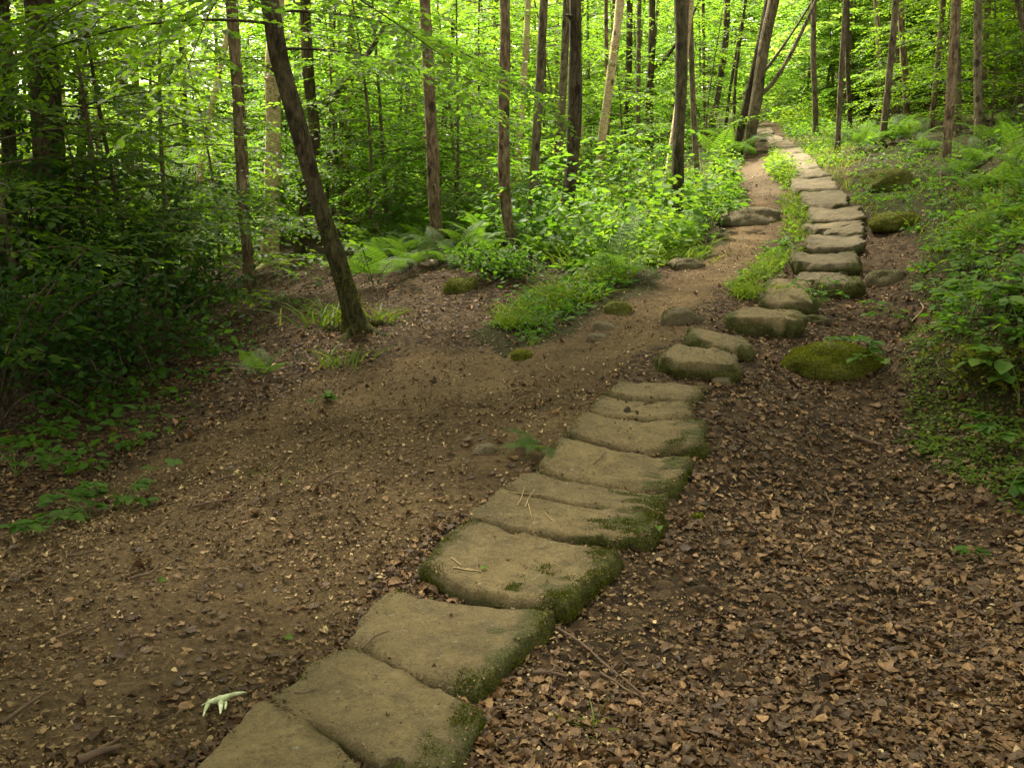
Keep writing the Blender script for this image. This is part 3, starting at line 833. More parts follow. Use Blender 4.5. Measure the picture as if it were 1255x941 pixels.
def main_tree(label, pts, Y, w, barkm, height=13, canopy=None, group=None, name='tree', cat='tree', flare=.5, moss=.3, sides=20, lump=.10, ridges=.08, taper=.55,
              lean_y=0.0, knots=0, sprays=(), top_cut=None, forks=()):
    """pts: pixels up the stem, foot first; the stem stands at distance Y (leaning away by lean_y per metre of height)"""
    f0 = at_depth(*pts[0], Y)
    base = np.array([f0[0], Y, 0.0]); base[2] = gz(f0[0], Y)[0]
    W_ = [base - np.array([0, 0, .12])]
    for (u, v) in pts[1:]:
        p = at_depth(u, v, Y)
        if lean_y:
            for _ in range(3): p = at_depth(u, v, Y + lean_y * (p[2] - base[2]))
        W_.append(p)
    W_ = np.array(W_)
    if top_cut is None and W_[-1][2] < base[2] + height:
        d = unit(W_[-1] - W_[-2]); d = unit(d + np.array([0, 0, .5]))
        W_ = np.concatenate([W_, [W_[-1] + d * (base[2] + height - W_[-1][2]) / max(d[2], .3)]])
    dist = np.concatenate([[0], np.cumsum(np.linalg.norm(np.diff(W_, axis=0), axis=1))])
    tot = dist[-1]
    n = int(np.clip(tot / .10, 24, 120))
    fine = tot * np.linspace(0, 1, n) ** 1.25
    P_ = np.stack([np.interp(fine, dist, W_[:, i]) for i in range(3)], -1)
    for _ in range(6): P_[1:-1] = (P_[:-2] + 2 * P_[1:-1] + P_[2:]) / 4
    kk = fine / tot
    P_[:, 0] += .025 * np.sin(fine * 1.3 + Y) * np.clip(fine, 0, 1); P_[:, 1] += .03 * np.sin(fine * 1.1 + 2 * Y) * np.clip(fine, 0, 1)
    r0 = w / 2 / F * np.hypot(Y, .5)
    seed = int(rng.integers(1, 900))
    rad = r0 * (1 - (1 - taper) * kk)
    if top_cut is None: rad = rad * np.clip((1.02 - kk) / .25, .12, 1) ** .5
    g = Geo()
    v, f, dd = tube(P_ - base, rad, sides, ridges, seed, flare, lump)
    g.add(v, f, moss=np.clip(moss * (1.15 - dd / 1.6), 0, 1) + .12 * moss)
    for k_ in range(5):      # roots running out over the soil
        a = k_ * 1.2566 + rng.uniform(-.3, .3) + Y; s = np.linspace(0, 1, 9); ln_ = r0 * rng.uniform(3.0, 6.0) * (1.5 if flare > 1 else 1)
        px_, py_ = r0 * .5 * math.cos(a) + math.cos(a) * ln_ * s, r0 * .5 * math.sin(a) + math.sin(a) * ln_ * s + .2 * ln_ * s * s * math.sin(k_ * 3.0)
        gr = gz(base[0] + px_, base[1] + py_) - base[2]
        pz_ = gr + r0 * (.9 * np.exp(-s * 4.5) - .12 - .28 * s)
        v, f, dd = tube(np.stack([px_, py_, pz_], -1), r0 * np.linspace(.55, .16, 9), 9, .1, seed + k_, 0, .15); g.add(v, f, moss=min(1, moss * 1.2))
    for _ in range(knots):
        q = rng.uniform(.05, .5); i = int(q * (n - 1)); a = rng.uniform(0, 6.28)
        d = np.array([math.cos(a), math.sin(a), rng.uniform(0, .5)])
        s = np.linspace(0, 1, 4)[:, None]
        v, f, _ = tube(P_[i] - base + d * s * (rad[i] * rng.uniform(1.3, 1.8)), rad[i] * np.array([.6, .45, .28, .05]), 7); g.add(v, f, moss=0)
    for (q, az, rise, ln, fr) in forks:   # side stems
        i = int(q * (n - 1)); s = np.linspace(0, 1, 12)[:, None]
        d = np.array([math.cos(az), math.sin(az), 0])
        pth = P_[i] - base + d * (s ** .8 * ln) + np.array([0, 0, rise * ln]) * s ** 1.2
        v, f, _ = tube(pth, rad[i] * fr * np.linspace(1, .3, 12), 9, 0, seed + 3, 0, .1); g.add(v, f, moss=.05)
    root = thing(name, label, cat, base, group)
    obj('trunk', g.mesh('trunk'), M[barkm], root)
    for (q, az, ln, rise, droop, lsize, mat) in sprays:
        i = int(q * (n - 1))
        sg, lg = Geo(), Geo()
        ax_, Pp, D, U = spray_points(P_[i] - base, az, ln, rise, droop, .065, .036, .28 * ln + .15)
        v, f, _ = tube(ax_, np.linspace(.004 + .004 * ln, .002, len(ax_)), 5); sg.add(v, f, moss=0)
        leaf_geo(lg, Pp, D, U, lsize)
        b = obj('branch', sg.mesh('branch'), M[barkm], root)
        obj('foliage', lg.mesh('foliage'), M[mat], b)
    if canopy is not None:
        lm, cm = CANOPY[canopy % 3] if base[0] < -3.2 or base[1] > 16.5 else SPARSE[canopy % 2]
        top = P_[-1] - base
        c = obj('crown', cm, None, root, top); 
        c.rotation_euler = (0, 0, rng.uniform(0, 6)); s_ = rng.uniform(.85, 1.15); c.scale = (s_,) * 3
        b = obj('limbs', lm, None, c)
    return root

SPARSE = []
for k in range(2):
    lm, cm = make_canopy(2.4 + .4 * k, 3.0, 700, .22)
    lm.materials.append(M['bark_grey']); cm.materials.append(M['beech'])
    SPARSE.append((lm, cm))
DENSE = make_canopy(3.3, 3.0, 5200, .27)  # thicker crown for the added trees, to block sun from the near ground
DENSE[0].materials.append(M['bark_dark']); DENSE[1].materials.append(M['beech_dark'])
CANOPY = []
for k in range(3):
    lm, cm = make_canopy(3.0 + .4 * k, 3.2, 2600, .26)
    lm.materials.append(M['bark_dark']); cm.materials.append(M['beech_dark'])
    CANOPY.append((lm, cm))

# ------------------------------------------------------------------ the trees one can tell apart
main_tree('dark thick trunk behind the holly bushes, half hidden by leaves', [(78, 440), (66, 250), (46, 0)], 9.0, 38, 'bark_dark', 14, 0, moss=.45, knots=3)
main_tree('slim dark trunk beside the thick one behind the holly', [(101, 400), (99, 150), (99, 0)], 11, 11.1, 'bark_dark', 13, 1)
main_tree('dark trunk at the very edge among the holly leaves', [(15, 430), (12, 200), (0, 0)], 9.5, 17.8, 'bark_dark', 13, 2)
main_tree('hazy grey trunk rising behind the holly, widening at its middle', [(172, 340), (158, 200), (138, 0)], 15, 14.8, 'bark_grey', 14, 0)
main_tree('thin white birch leaning over in the gap behind the holly', [(232, 345), (238, 290), (247, 215), (262, 120), (285, 0)], 15, 8.1, 'bark_pale', 10)
main_tree('slender reddish trunk with pale patches in front of the dim gap', [(312, 372), (301, 270), (290, 130), (280, 0)], 10.5, 12.6, 'bark_red', 13, 1, knots=3)
main_tree('second thin reddish stem just behind the slender patched one', [(300, 340), (298, 200), (291, 0)], 12.5, 6.7, 'bark_red', 12)
main_tree('stout pale trunk with peeling bark and a hollow dark scar', [(330, 332), (331, 220), (336, 110), (345, -60)], 13.0, 20.0, 'bark_pale', 13, 2, moss=.3, knots=4)
main_tree('dark forked trunk bending behind the leaning tree', [(366, 335), (374, 230), (388, 170), (382, 110), (376, 0)], 13.5, 14.1, 'bark_dark', 12, 0, forks=[(.25, .3, 1.4, 1.6, .7)])
T8 = main_tree('leaning dark tree with a moss-green foot, in front of all the others', [(440, 402), (424, 355), (397, 270), (368, 150), (343, 60), (328, -40), (300, -220)], 8.0, 22, 'bark_dark', 11, 1,
          moss=.7, flare=2.0, sides=32, lump=.13, knots=5, taper=.6, sprays=[(.33, 4.6, 2.2, .1, .5, .075, 'beech'), (.34, 5.6, 2.0, .05, .45, .075, 'beech'), (.31, 3.5, 2.4, .1, .4, .075, 'beech_dark'), (.32, 0.0, 2.2, .05, .4, .07, 'beech'), (.36, 4.0, 2.4, .0, .55, .075, 'beech_dark'), (.29, .6, 2.0, .1, .3, .07, 'beech')])
main_tree('straight reddish trunk with a row of dark knots, standing in ferns', [(537, 300), (532, 220), (524, 110), (518, 0)], 11.2, 14.8, 'bark_red', 14, 2, moss=.4, knots=12)
main_tree('smooth reddish trunk with a kinked dark foot among ferns', [(634, 312), (622, 265), (618, 200), (616, 100), (616, 0)], 10.8, 14.1, 'bark_red', 14, 0, moss=.35, flare=.6, knots=5)
main_tree('yellow-lit pale birch behind the smooth reddish trunk', [(633, 252), (637, 170), (642, 70), (646, 0)], 17, 8.1, 'bark_pale', 13, 1)
main_tree('dark grey trunk bowing between the pale birch and the ridged trunk', [(652, 282), (653, 200), (660, 90), (667, 0)], 12.2, 11.1, 'bark_grey', 13, 2, moss=.3)
main_tree('dark ridged trunk with a spreading foot, at the middle of the wood', [(690, 280), (698, 220), (703, 110), (706, 0)], 12.4, 16.3, 'bark_dark', 15, 0, flare=.8, lump=.12, ridges=.16, knots=3)
main_tree('pale tapering birch leaning away beside bright saplings', [(733, 230), (738, 170), (747, 90), (760, 0)], 17.5, 11.1, 'bark_pale', 13, 1, knots=4, taper=.45)
main_tree('thin pale stem half hidden by the dark ridged trunk', [(713, 232), (709, 130), (700, 0)], 19, 6.7, 'bark_pale', 12)
main_tree('thin bare stem rising just beside the pale tapering birch', [(741, 215), (745, 100), (744, 0)], 20, 5.2, 'bark_red', 12)
main_tree('straight mossy trunk alone at the edge of the bright weeds', [(832, 282), (830, 180), (833, 90), (832, 0)], 11.6, 14.1, 'bark_mossy', 15, 2, moss=.55, flare=.35, ridges=.14)
main_tree('dark trunk with a crooked side limb in the shade beyond the weeds', [(795, 205), (797, 110), (798, 0)], 23, 8.9, 'bark_dark', 14, 0, forks=[(.2, .2, 1.6, 1.5, .6)])
main_tree('dark trunk near the crooked-limbed one, slightly thinner', [(768, 200), (769, 100), (772, 0)], 24, 8.1, 'bark_dark', 14)
main_tree('grey thin trunk between two dark ones beyond the bright weeds', [(782, 200), (784, 110), (782, 0)], 22, 5.9, 'bark_grey', 14)
main_tree('curving twin stem behind the mossy trunk near the bend', [(868, 178), (882, 110), (888, 50), (890, 0)], 23, 8.1, 'bark_mossy', 13, 1, forks=[(.1, .1, 1.2, 2.4, .7)])
main_tree('leaning grey-brown tree at the top bend of the path', [(916, 180), (926, 120), (938, 50), (950, 0)], 19.5, 13.5, 'bark_grey', 14, 2, flare=.5, moss=.35, knots=2, forks=[(.14, .15, 2.2, 1.9, .45)])
main_tree('dark twin of the leaning tree at the top bend, growing from the same foot', [(901, 178), (913, 130), (931, 60), (946, -10)], 19.9, 9.6, 'bark_dark', 14, flare=.4)
main_tree('snaking thin dark stem beside the leaning twin trunks', [(897, 170), (901, 100), (910, 40), (915, 0)], 20.5, 3.7, 'bark_dark', 10)
main_tree('crooked thin dark sapling stem, second beside the leaning twins', [(886, 170), (893, 120), (903, 70), (914, 10)], 20.8, 3.7, 'bark_dark', 9)
main_tree('straight thin grey trunk on the bank just past the top bend', [(1000, 164), (998, 90), (999, 0)], 21, 6.7, 'bark_grey', 14, 0, moss=.3)
main_tree('dark slim trunk on the bank above the pale ferns', [(1042, 158), (1041, 90), (1039, 0)], 21.5, 5.9, 'bark_dark', 14, 1)
main_tree('broad grey foot of a trunk just behind the dark slim one', [(1032, 146), (1037, 80), (1041, 0)], 25, 9.6, 'bark_grey', 14)
main_tree('rough reddish trunk on the fern-covered bank', [(1112, 152), (1110, 90), (1105, 0)], 21, 8.1, 'bark_red', 13, 2, knots=3)
main_tree('slanting reddish trunk at the head of the bank', [(1140, 160), (1146, 100), (1155, 20)], 20, 6.7, 'bark_red', 13)
main_tree('pale greenish thin trunk deep on the shaded bank', [(1080, 146), (1077, 90), (1074, 0)], 25, 6.7, 'bark_pale', 13)
main_tree('reddish straight trunk alone on the grassy bank above the climb', [(1158, 234), (1161, 150), (1166, 70), (1172, 0)], 12.0, 11.1, 'bark_red', 14, 0, knots=9, flare=.35, moss=.2)
main_tree('pale trunk of a tree behind the lone reddish one on the bank', [(1176, 168), (1174, 90), (1168, 0)], 17.5, 6.7, 'bark_grey', 13)
main_tree('slanting pale bough-like trunk high on the hillside', [(1290, 120), (1252, 15), (1235, -40)], 16, 6.7, 'bark_grey', 12)
# unseen big trees, added so their crowns shade the dim near ground
def shade_tree(label, x, y, r, h, mat, k, sc):
    n = 40; s = np.linspace(0, 1, n)
    p_ = np.stack([.15 * np.sin(s * 3 + x) * s, .15 * np.sin(s * 2.4 + y) * s, s * h - .1], -1)
    g = Geo(); v, f, dd = tube(p_, r * (1 - .5 * s), 18, .1, int(abs(x * 7 + y)), .6, .1); g.add(v, f, moss=np.clip(.4 - dd * .3, 0, .4))
    root = thing('tree', label, 'tree', (x, y, gz(x, y)[0]))
    obj('trunk', g.mesh('trunk'), M[mat], root)
    lm, cm = DENSE if k < 0 else CANOPY[k]
    c = obj('crown', cm, None, root, (p_[-1][0], p_[-1][1], h - .3)); c.scale = (sc,) * 3; c.rotation_euler = (0, 0, x)
    obj('limbs', lm, None, c)
shade_tree('unseen thick-trunked tree past the holly, added for its shade', -5.6, 5.0, .2, 6.5, 'bark_dark', -1, 1.1)
shade_tree('unseen spreading dark tree added for shade deeper in the wood past the holly', -7.8, 7.6, .2, 6.8, 'bark_dark', -1, 1.1)
shade_tree('unseen old dark tree added behind the viewer to shade the dirt track', -3.2, .6, .2, 6.5, 'bark_dark', 1, .95)
shade_tree('unseen grey tree added on the bank to shade the dead leaves', 3.9, 1.2, .17, 7, 'bark_grey', 2, .9)
shade_tree('unseen tree added for shade up the bank above the bramble tangle', 7.6, 8.6, .18, 8, 'bark_red', 0, 1.0)

# moss grown up the foot of the leaning tree
me = T8.children[0].data
for c_ in T8.children:
    if c_.name.startswith('trunk'): me = c_.data
vv = np.empty(len(me.vertices) * 3, np.float32); me.vertices.foreach_get('co', vv); vv = vv.reshape(-1, 3)
nn = np.empty(len(me.vertices) * 3, np.float32); me.vertices.foreach_get('normal', nn); nn = nn.reshape(-1, 3)
q4 = np.array([p_.vertices[:] for p_ in me.polygons if len(p_.vertices) == 4])
wm = np.clip(.75 - vv[:, 2] / 1.3 + .8 * fbm(vv, 5, 3, 4) - .15, 0, 1) * (vv[:, 2] > -.05)
moss_fur('moss', vv.astype(float), nn.astype(float), wm, T8, 5000, .010, q4, 'moss_bright')
# ------------------------------------------------------------------ young trees that fill the wood
SAP = []
for (h, nl, low, r, leaf, tr) in ((4.6, 36, .3, 2.2, .085, .026), (5.4, 40, .5, 2.4, .085, .03), (3.8, 30, .2, 1.8, .08, .022), (6.2, 40, .9, 2.6, .09, .034)):
    tm, cm = make_sapling(h, nl, low, r, leaf, tr)
    SAP.append((tm, cm))
FARSAP = []
for (h, nl, low, r, leaf, tr) in ((7.5, 44, .2, 3.0, .14, .035), (9.0, 48, .5, 3.4, .15, .04)):
    tm, cm = make_sapling(h, nl, low, r, leaf, tr, (.14, .07), 6)
    FARSAP.append((tm, cm))

def sap(kind, far, mat, bark_):
    tm, cm = (FARSAP if far else SAP)[kind]
    tm2, cm2 = tm.copy(), cm.copy()
    tm2.materials.clear(); cm2.materials.clear()
    tm2.materials.append(M[bark_]); cm2.materials.append(M[mat])
    r = thing('young_tree', 'x', 'tree', (0, 0, 0))
    obj('trunk', tm2, None, r); obj('crown', cm2, None, r)
    return r
PROTO = {}
def place_sap(kind, far, mat, u, Y, scale, label, group, bark_='bark_grey'):
    key = (kind, far, mat, bark_)
    x = at_depth(u, 300, Y)[0]
    loc = (x, Y, gz(x, Y)[0])
    rz = rng.uniform(0, 6.28); ln = (rng.normal(0, .04), rng.normal(0, .04))
    if key not in PROTO:
        PROTO[key] = r = sap(*key)
        r.location = loc; r.rotation_euler = (ln[0], ln[1], rz); r.scale = (scale,) * 3
        r['label'] = label; r['group'] = group
        return r
    return copy_tree(PROTO[key], loc, rz, scale, label, group, ln)

GA = 'leafy young trees in the dim wood behind the holly'
for (u, Y, k, s) in ((30, 7.8, 0, .9), (130, 9.0, 2, 1.0), (210, 10.5, 0, .95), (110, 12.5, 1, .9), (-20, 11.0, 1, 1.0), (180, 16, 1, 1), (60, 17, 3, 1), (285, 17.5, 0, 1.1), (265, 12.5, 2, .8), (20, 14, 1, 1), (345, 16.5, 1, .9), (240, 20, 3, 1.1), (150, 22, 1, 1.1), (165, 9.6, 1, .8), (50, 10.4, 1, .95), (-30, 8.6, 1, .9)):
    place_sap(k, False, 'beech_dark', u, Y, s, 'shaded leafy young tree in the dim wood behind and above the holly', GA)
GB = 'young beeches in the sunlit wood between the trunks'
for (u, Y, k, s) in ((400, 15.5, 1, .95), (450, 13.2, 2, .95), (485, 17, 0, 1.0), (560, 15.0, 2, 1.05), (590, 18.5, 1, .95), (420, 20, 3, 1.0), (520, 21, 1, 1), (350, 18, 3, 1), (640, 22, 0, 1),
                     (680, 19, 2, 1.1), (860, 20.5, 2, .8), (815, 26, 1, .9), (720, 25, 1, 1), (770, 29, 0, 1.1), (850, 30, 3, 1.0), (405, 14.2, 0, .8), (475, 14.5, 1, .9), (560, 13.2, 0, .75), (380, 17, 0, 1), (660, 17.5, 2, 1), (610, 24, 3, 1), (540, 26, 1, 1.1), (450, 24, 0, 1.2), (760, 21, 2, .9), (690, 30, 1, 1.2), (630, 29, 3, 1.1), (830, 23, 0, .8), (500, 30, 1, 1.2), (400, 28, 3, 1.2)):
    place_sap(k, False, 'beech_dark' if k == 2 else 'beech', u, Y, s, 'bright green young beech filling the gaps between the trunks beyond the ferns', GB)
GC = 'young trees up the bank beside the upper path'
for (u, Y, k, s) in ((1065, 24, 2, .9), (1100, 27, 0, 1), (1150, 24, 1, .85), (1200, 18.5, 2, .9), (1225, 21, 0, 1), (1255, 16, 2, 1.0), (1020, 30, 1, 1), (975, 31, 2, 1), (1130, 31, 3, 1), (1190, 27, 1, 1), (1290, 20, 1, 1), (1090, 22, 2, .8), (1130, 20.5, 0, .7), (1180, 22, 1, .9), (1240, 18, 1, .9), (1050, 28, 1, 1), (1010, 26, 2, .9), (1160, 30, 3, 1.1), (1215, 24, 3, 1), (985, 27, 2, 1)):
    place_sap(k, False, 'beech_dark' if u > 1080 else 'beech', u, Y, s, 'leafy young tree growing up the bank past the upper path', GC)
GD = 'far young trees of the sunlit wood'
for i in range(72):
    Y = rng.uniform(26, 48); u = -60 + 1370 * ((i * .6180339) % 1) + rng.normal(0, 15)
    if 860 < u < 960 and Y < 44: Y = 48
    place_sap(int(rng.integers(2)), True, 'wood', u, Y, rng.uniform(.85, 1.25), 'far pale green young tree deep in the sunlit wood', GD)
# slim bare stems deep in the wood
GE = 'slim stems deep in the sunlit wood'
stemv = []
for k in range(3):
    n = 22; s = np.linspace(0, 1, n); Hh = 11
    p_ = np.stack([.25 * np.sin(s * 4 + k) * s + .3 * k * s * (k - 1), .2 * np.sin(s * 3 + 2 * k), s * Hh - .2], -1)
    g = Geo(); v, f, dd = tube(p_, .06 * (1 - .5 * s), 9, 0, k, .4, .1); g.add(v, f, moss=np.clip(.4 - dd * .4, 0, .4))
    stemv.append(g.mesh('trunk'))
for i in range(84):
    Y = rng.uniform(15, 36); u = -20 + 1290 * ((i * .6180339 + .31) % 1) + rng.normal(0, 10)
    x = at_depth(u, 300, Y)[0]
    if 880 < u < 1000 and Y < 40: continue
    me = stemv[i % 3].copy(); me.materials.append(M[('bark_grey', 'bark_dark', 'bark_red', 'bark_pale', 'bark_grey')[int(rng.integers(5))]])
    o = obj('slender_tree', me, None, None, (x, Y, gz(x, Y)[0]))
    s_ = rng.uniform(.55, 1.25); o.scale = (s_, s_, rng.uniform(.8, 1.1)); o.rotation_euler = (rng.normal(0, .05), rng.normal(0, .05), rng.uniform(0, 6))
    tag(o, 'slim bare trunk deep in the sunlit wood among the far leaves', 'tree', GE)

# the far-off wood as one mass
g = Geo()
n = 60000
Yf = rng.uniform(46, 75, n); xf = rng.uniform(-1, 1, n) * Yf * .72
zf = hgt(xf, Yf) + rng.uniform(0, 1, n) ** 1.2 * 20
Pf = np.stack([xf, Yf, zf], -1)
keep = fbm(Pf, .28, 3, 77) > -.35
Pf = Pf[keep]; n = len(Pf)
v, f, k = leaves(Pf, rdir(n, .5), np.array([0, 0, 1.0]) + rng.normal(0, .5, (n, 3)), rng.uniform(.35, .75, n))
g.add(v, f, var=np.repeat(np.clip(.5 + .4 * vnoise(Pf, .25, 5) + rng.normal(0, .15, n), 0, 1), k))
tag(obj('far_wood', g.mesh('far_wood', True), M['wood']), kind='stuff')
# ------------------------------------------------------------------ ferns
def make_frond(ln=.9, pairs=20, wmax=.24, arch=.55, lob=7):
    g = Geo()
    s = np.linspace(0, 1, 18)
    ang0 = .95
    th = ang0 - (ang0 + arch) * s ** 1.3
    ds = ln / 17
    x = np.concatenate([[0], np.cumsum(np.cos(th[:-1]) * ds)]); z = np.concatenate([[0], np.cumsum(np.sin(th[:-1]) * ds)])
    ax_ = np.stack([x, np.zeros(18), z], -1)
    v, f, _ = tube(ax_, np.linspace(.006, .0015, 18), 4); g.add(v, f, var=.3)
    Pl, Dl, Ul, Sl = [], [], [], []
    for j in range(pairs):
        q = .2 + .8 * (j + .5) / pairs
        k = q * 17; i0 = min(int(k), 16); p = ax_[i0] + (ax_[i0 + 1] - ax_[i0]) * (k - i0)
        t = unit(ax_[i0 + 1] - ax_[i0]); nrm = np.cross(t, [0, 1, 0]); nrm = nrm if nrm[2] > 0 else -nrm
        pl = wmax * min(1, (q - .12) / .12) * (1.02 - q) ** .95 * 1.35
        for sg in (-1, 1):
            d = unit(np.array([0, sg, 0]) + t * .45 + np.array([0, 0, -.18]))
            m = max(3, int(lob * 1.7 * pl / wmax) + 2)
            for e in range(m):
                r = (e + .6) / m
                c = p + d * pl * r
                for s2 in (-1, 1):
                    dd = unit(np.cross(nrm, d) * s2 + d * .7)
                    Pl.append(c); Dl.append(dd); Ul.append(nrm + rng.normal(0, .15, 3)); Sl.append(min(pl * .36 * (1.1 - r) + .004, .44 * ln * .8 / pairs))
    Pl, Dl, Ul, Sl = map(np.array, (Pl, Dl, Ul, Sl))
    T = LEAF * [1.25, 1, 1]
    v, f, k = leaves(Pl, Dl, Ul, Sl, T)
    g.add(v, f, var=np.repeat(np.clip(rng.normal(.5, .15, len(Pl)), 0, 1), k))
    return g.mesh('frond')
FROND = [make_frond(1.0, 17, .24, .5), make_frond(.85, 15, .21, .7), make_frond(.7, 14, .19, .35)]
for m_ in FROND: m_.materials.append(M['fern'])

def fern(label, u, v, scale=1.0, n=8, group=None, spread=(0, 6.28)):
    p = ground(u, v); p[2] = gz(p[0], p[1])[0]
    r = thing('fern', label, 'fern', p, group, 0, scale)
    for i in range(n):
        o = obj('frond', FROND[int(rng.integers(3))], None, r, (rng.normal(0, .03), rng.normal(0, .03), -.02))
        az = spread[0] + (spread[1] - spread[0]) * (i + rng.uniform(0, .6)) / n
        o.rotation_euler = (rng.normal(0, .15), rng.normal(-.05, .22), az); s = rng.uniform(.75, 1.15); o.scale = (s, s * rng.uniform(.85, 1.1), s)
    return r
FG = 'ferns massed under the reddish trunks'
for (u, v, s) in ((470, 322, 1.05), (505, 330, .9), (560, 318, 1.1), (585, 300, 1.1), (520, 300, 1.1), (600, 328, .9), (648, 312, 1.0), (670, 300, 1), (480, 300, 1.15), (555, 285, 1.2), (605, 285, 1.2), (445, 305, 1.1), (690, 318, .75), (725, 300, .8), (495, 312, 1.0), (540, 322, .9), (575, 312, 1.0), (625, 300, 1.1), (660, 318, .85), (460, 318, .9), (500, 288, 1.2), (580, 275, 1.2), (530, 275, 1.2), (640, 285, 1.0)):
    fern('green fern in the thick bed of ferns under the reddish knotted trunks', u, v, s * .60, 10, FG)
fern('dark blue-green fern arching over the grassy hump beside the track', 757, 345, .8, 9)
fern('fern with long fronds pointing at the leaning mossy-footed tree', 462, 345, 1.0, 7)
fern('small fern at the foot of the straight mossy trunk', 832, 300, .7, 7)
fern('pale fern spread at the foot of the leaning twin trunks', 905, 192, 1.2, 9)
fern('fern in the bright weeds a little way before the leaning twin trunks', 878, 200, 1.0, 8)
fern('single fern frond clump on the flat litter by the holly', 318, 462, .55, 5)
BG_ = 'pale ferns on the bank under the slim trunks'
for (u, v, s) in ((1055, 186, 1.3), (1075, 180, 1.3), (1095, 178, 1.3), (1060, 172, 1.3), (1118, 176, 1.3), (1085, 168, 1.3), (1040, 180, 1.1), (1135, 186, 1.1)):
    fern('pale bracken fern in the bed on the bank under the slim trunks', u, v, s * .62, 10, BG_)
HG = 'ferns on the hillside above the lone reddish trunk'
for (u, v, s) in ((1215, 175, 1.1), (1245, 205, 1.0), (1200, 200, 1.0), (1235, 175, 1.1), (1255, 235, .8), (1195, 235, .8), (1225, 225, .8), (1205, 255, .7), (1240, 265, .7), (1180, 215, .9), (1250, 290, .6), (1215, 290, .6)):
    fern('green fern on the hillside bank above the lone reddish trunk', u, v, s * .62, 9, HG)
sf = thing('fern', 'tiny bright fern sprouting against the edge of the flagstones', 'fern', ground(662, 552))
for i in range(6):
    o = obj('frond', FROND[2], None, sf); o.rotation_euler = (0, rng.normal(.2, .2), 2.2 + i * .55); o.scale = (.36,) * 3

# ------------------------------------------------------------------ leafy plants
def herb_cloud(P_, hmin, hmax, leaf, nleaf, T=LEAF, Fc=LEAF_F, tilt=.5, rad=.10):
    """many small leafy plants at the points P_"""
    n = len(P_)
    idx = np.repeat(np.arange(n), nleaf); m = len(idx)
    h = (hmin + (hmax - hmin) * rng.uniform(0, 1, n) ** 3.2)[idx] * rng.uniform(.2, 1, m)
    a = rng.uniform(0, 6.28, m)
    D = np.stack([np.cos(a), np.sin(a), rng.normal(-.05, .3, m)], -1)
    Q = P_[idx] + np.stack([np.cos(a) * rad * rng.uniform(0, 1, m), np.sin(a) * rad * rng.uniform(0, 1, m), h], -1)
    U = np.array([0, 0, 1.0]) + rng.normal(0, tilt, (m, 3))
    s = leaf * rng.uniform(.55, 1.5, n)[idx] * rng.uniform(.6, 1.2, m)
    v, f, k = leaves(Q, D, U, s, T, Fc)
    var = np.clip(.45 + .35 * vnoise(P_[idx], .7, 8) + rng.normal(0, .18, m), 0, 1)
    return v, f, np.repeat(var, k)

def scatter(poly, n, ymin, ymax, xspan=1.0, power=1.0):
    """points spread over a patch of ground (its outline given as seen from the path), thinner with distance"""
    out = []
    tot = 0
    for _ in range(60):
        m = 40000
        y = ymin * (ymax / ymin) ** rng.uniform(0, 1, m)
        x = rng.uniform(-xspan, xspan, m) * (y + .6)
        z = hgt(x, y)
        u, v, d = project(np.stack([x, y, z], -1))
        k = in_poly(u, v, poly)
        out.append(np.stack([x[k], y[k], z[k]], -1)); tot += k.sum()
        if tot >= n: break
    P_ = np.concatenate(out)[:n]
    P_[:, 2] = gz(P_[:, 0], P_[:, 1])
    return P_

WEEDS = [(640, 300), (690, 335), (760, 320), (800, 330), (870, 318), (900, 285), (900, 262), (905, 215), (895, 190), (860, 160), (790, 190), (720, 215), (600, 240), (500, 262), (470, 300), (560, 300)]
P_ = scatter(WEEDS, 3600, 9.0, 26)
P_ = P_[fbm(P_, .8, 2, 12) > -.02]
g = Geo()
v, f, var = herb_cloud(P_, .05, .85, .085, 9); g.add(v, f, var=var)
BANK = [(1062, 262), (1045, 200), (1060, 170), (1130, 190), (1255, 150), (1420, 60), (1900, -150), (2100, 620), (1500, 560), (1255, 480), (1200, 440), (1140, 390), (1125, 330), (1150, 300), (1110, 282)]
P_ = scatter(BANK, 5000, 5.2, 22)
P_ = P_[fbm(P_, .9, 2, 22) > -.2]
v, f, var = herb_cloud(P_, .02, .42, .055, 8); g.add(v, f, var=var * .8)
EDGE = [(960, 240), (985, 240), (992, 270), (985, 300), (968, 320), (945, 345), (925, 350), (905, 372), (898, 360), (925, 330), (950, 300), (965, 270), (955, 255)]
P_ = scatter(EDGE, 120, 6.8, 15)
v, f, var = herb_cloud(P_, .02, .17, .045, 8, rad=.09); g.add(v, f, var=np.clip(var + .15, 0, 1))
EDGE2 = [(950, 185), (975, 215), (965, 235), (940, 205)]
P_ = scatter(EDGE2, 260, 12, 22); v, f, var = herb_cloud(P_, .05, .25, .06, 8); g.add(v, f, var=np.clip(var + .1, 0, 1))
FARG = [(915, 165), (880, 100), (1000, 100), (1060, 150), (1000, 160), (950, 150), (935, 120)]
P_ = scatter(FARG, 2200, 22, 46); v, f, var = herb_cloud(P_, .05, .6, .09, 9, rad=.2); g.add(v, f, var=np.clip(var + .08, 0, 1))
FARR = [(985, 192), (1012, 218), (1062, 262), (1045, 200), (1080, 140), (1000, 140), (950, 148), (965, 168)]
P_ = scatter(FARR, 900, 11, 32); P_ = P_[fbm(P_, .9, 2, 33) > -.2]; v, f, var = herb_cloud(P_, .03, .4, .06, 8); g.add(v, f, var=var)
HUMP = [(600, 400), (650, 425), (700, 392), (770, 352), (790, 325), (760, 322), (690, 352), (640, 365)]
P_ = scatter(HUMP, 190, 7, 11.5); v, f, var = herb_cloud(P_, .03, .32, .05, 8, rad=.1); g.add(v, f, var=var * .55)
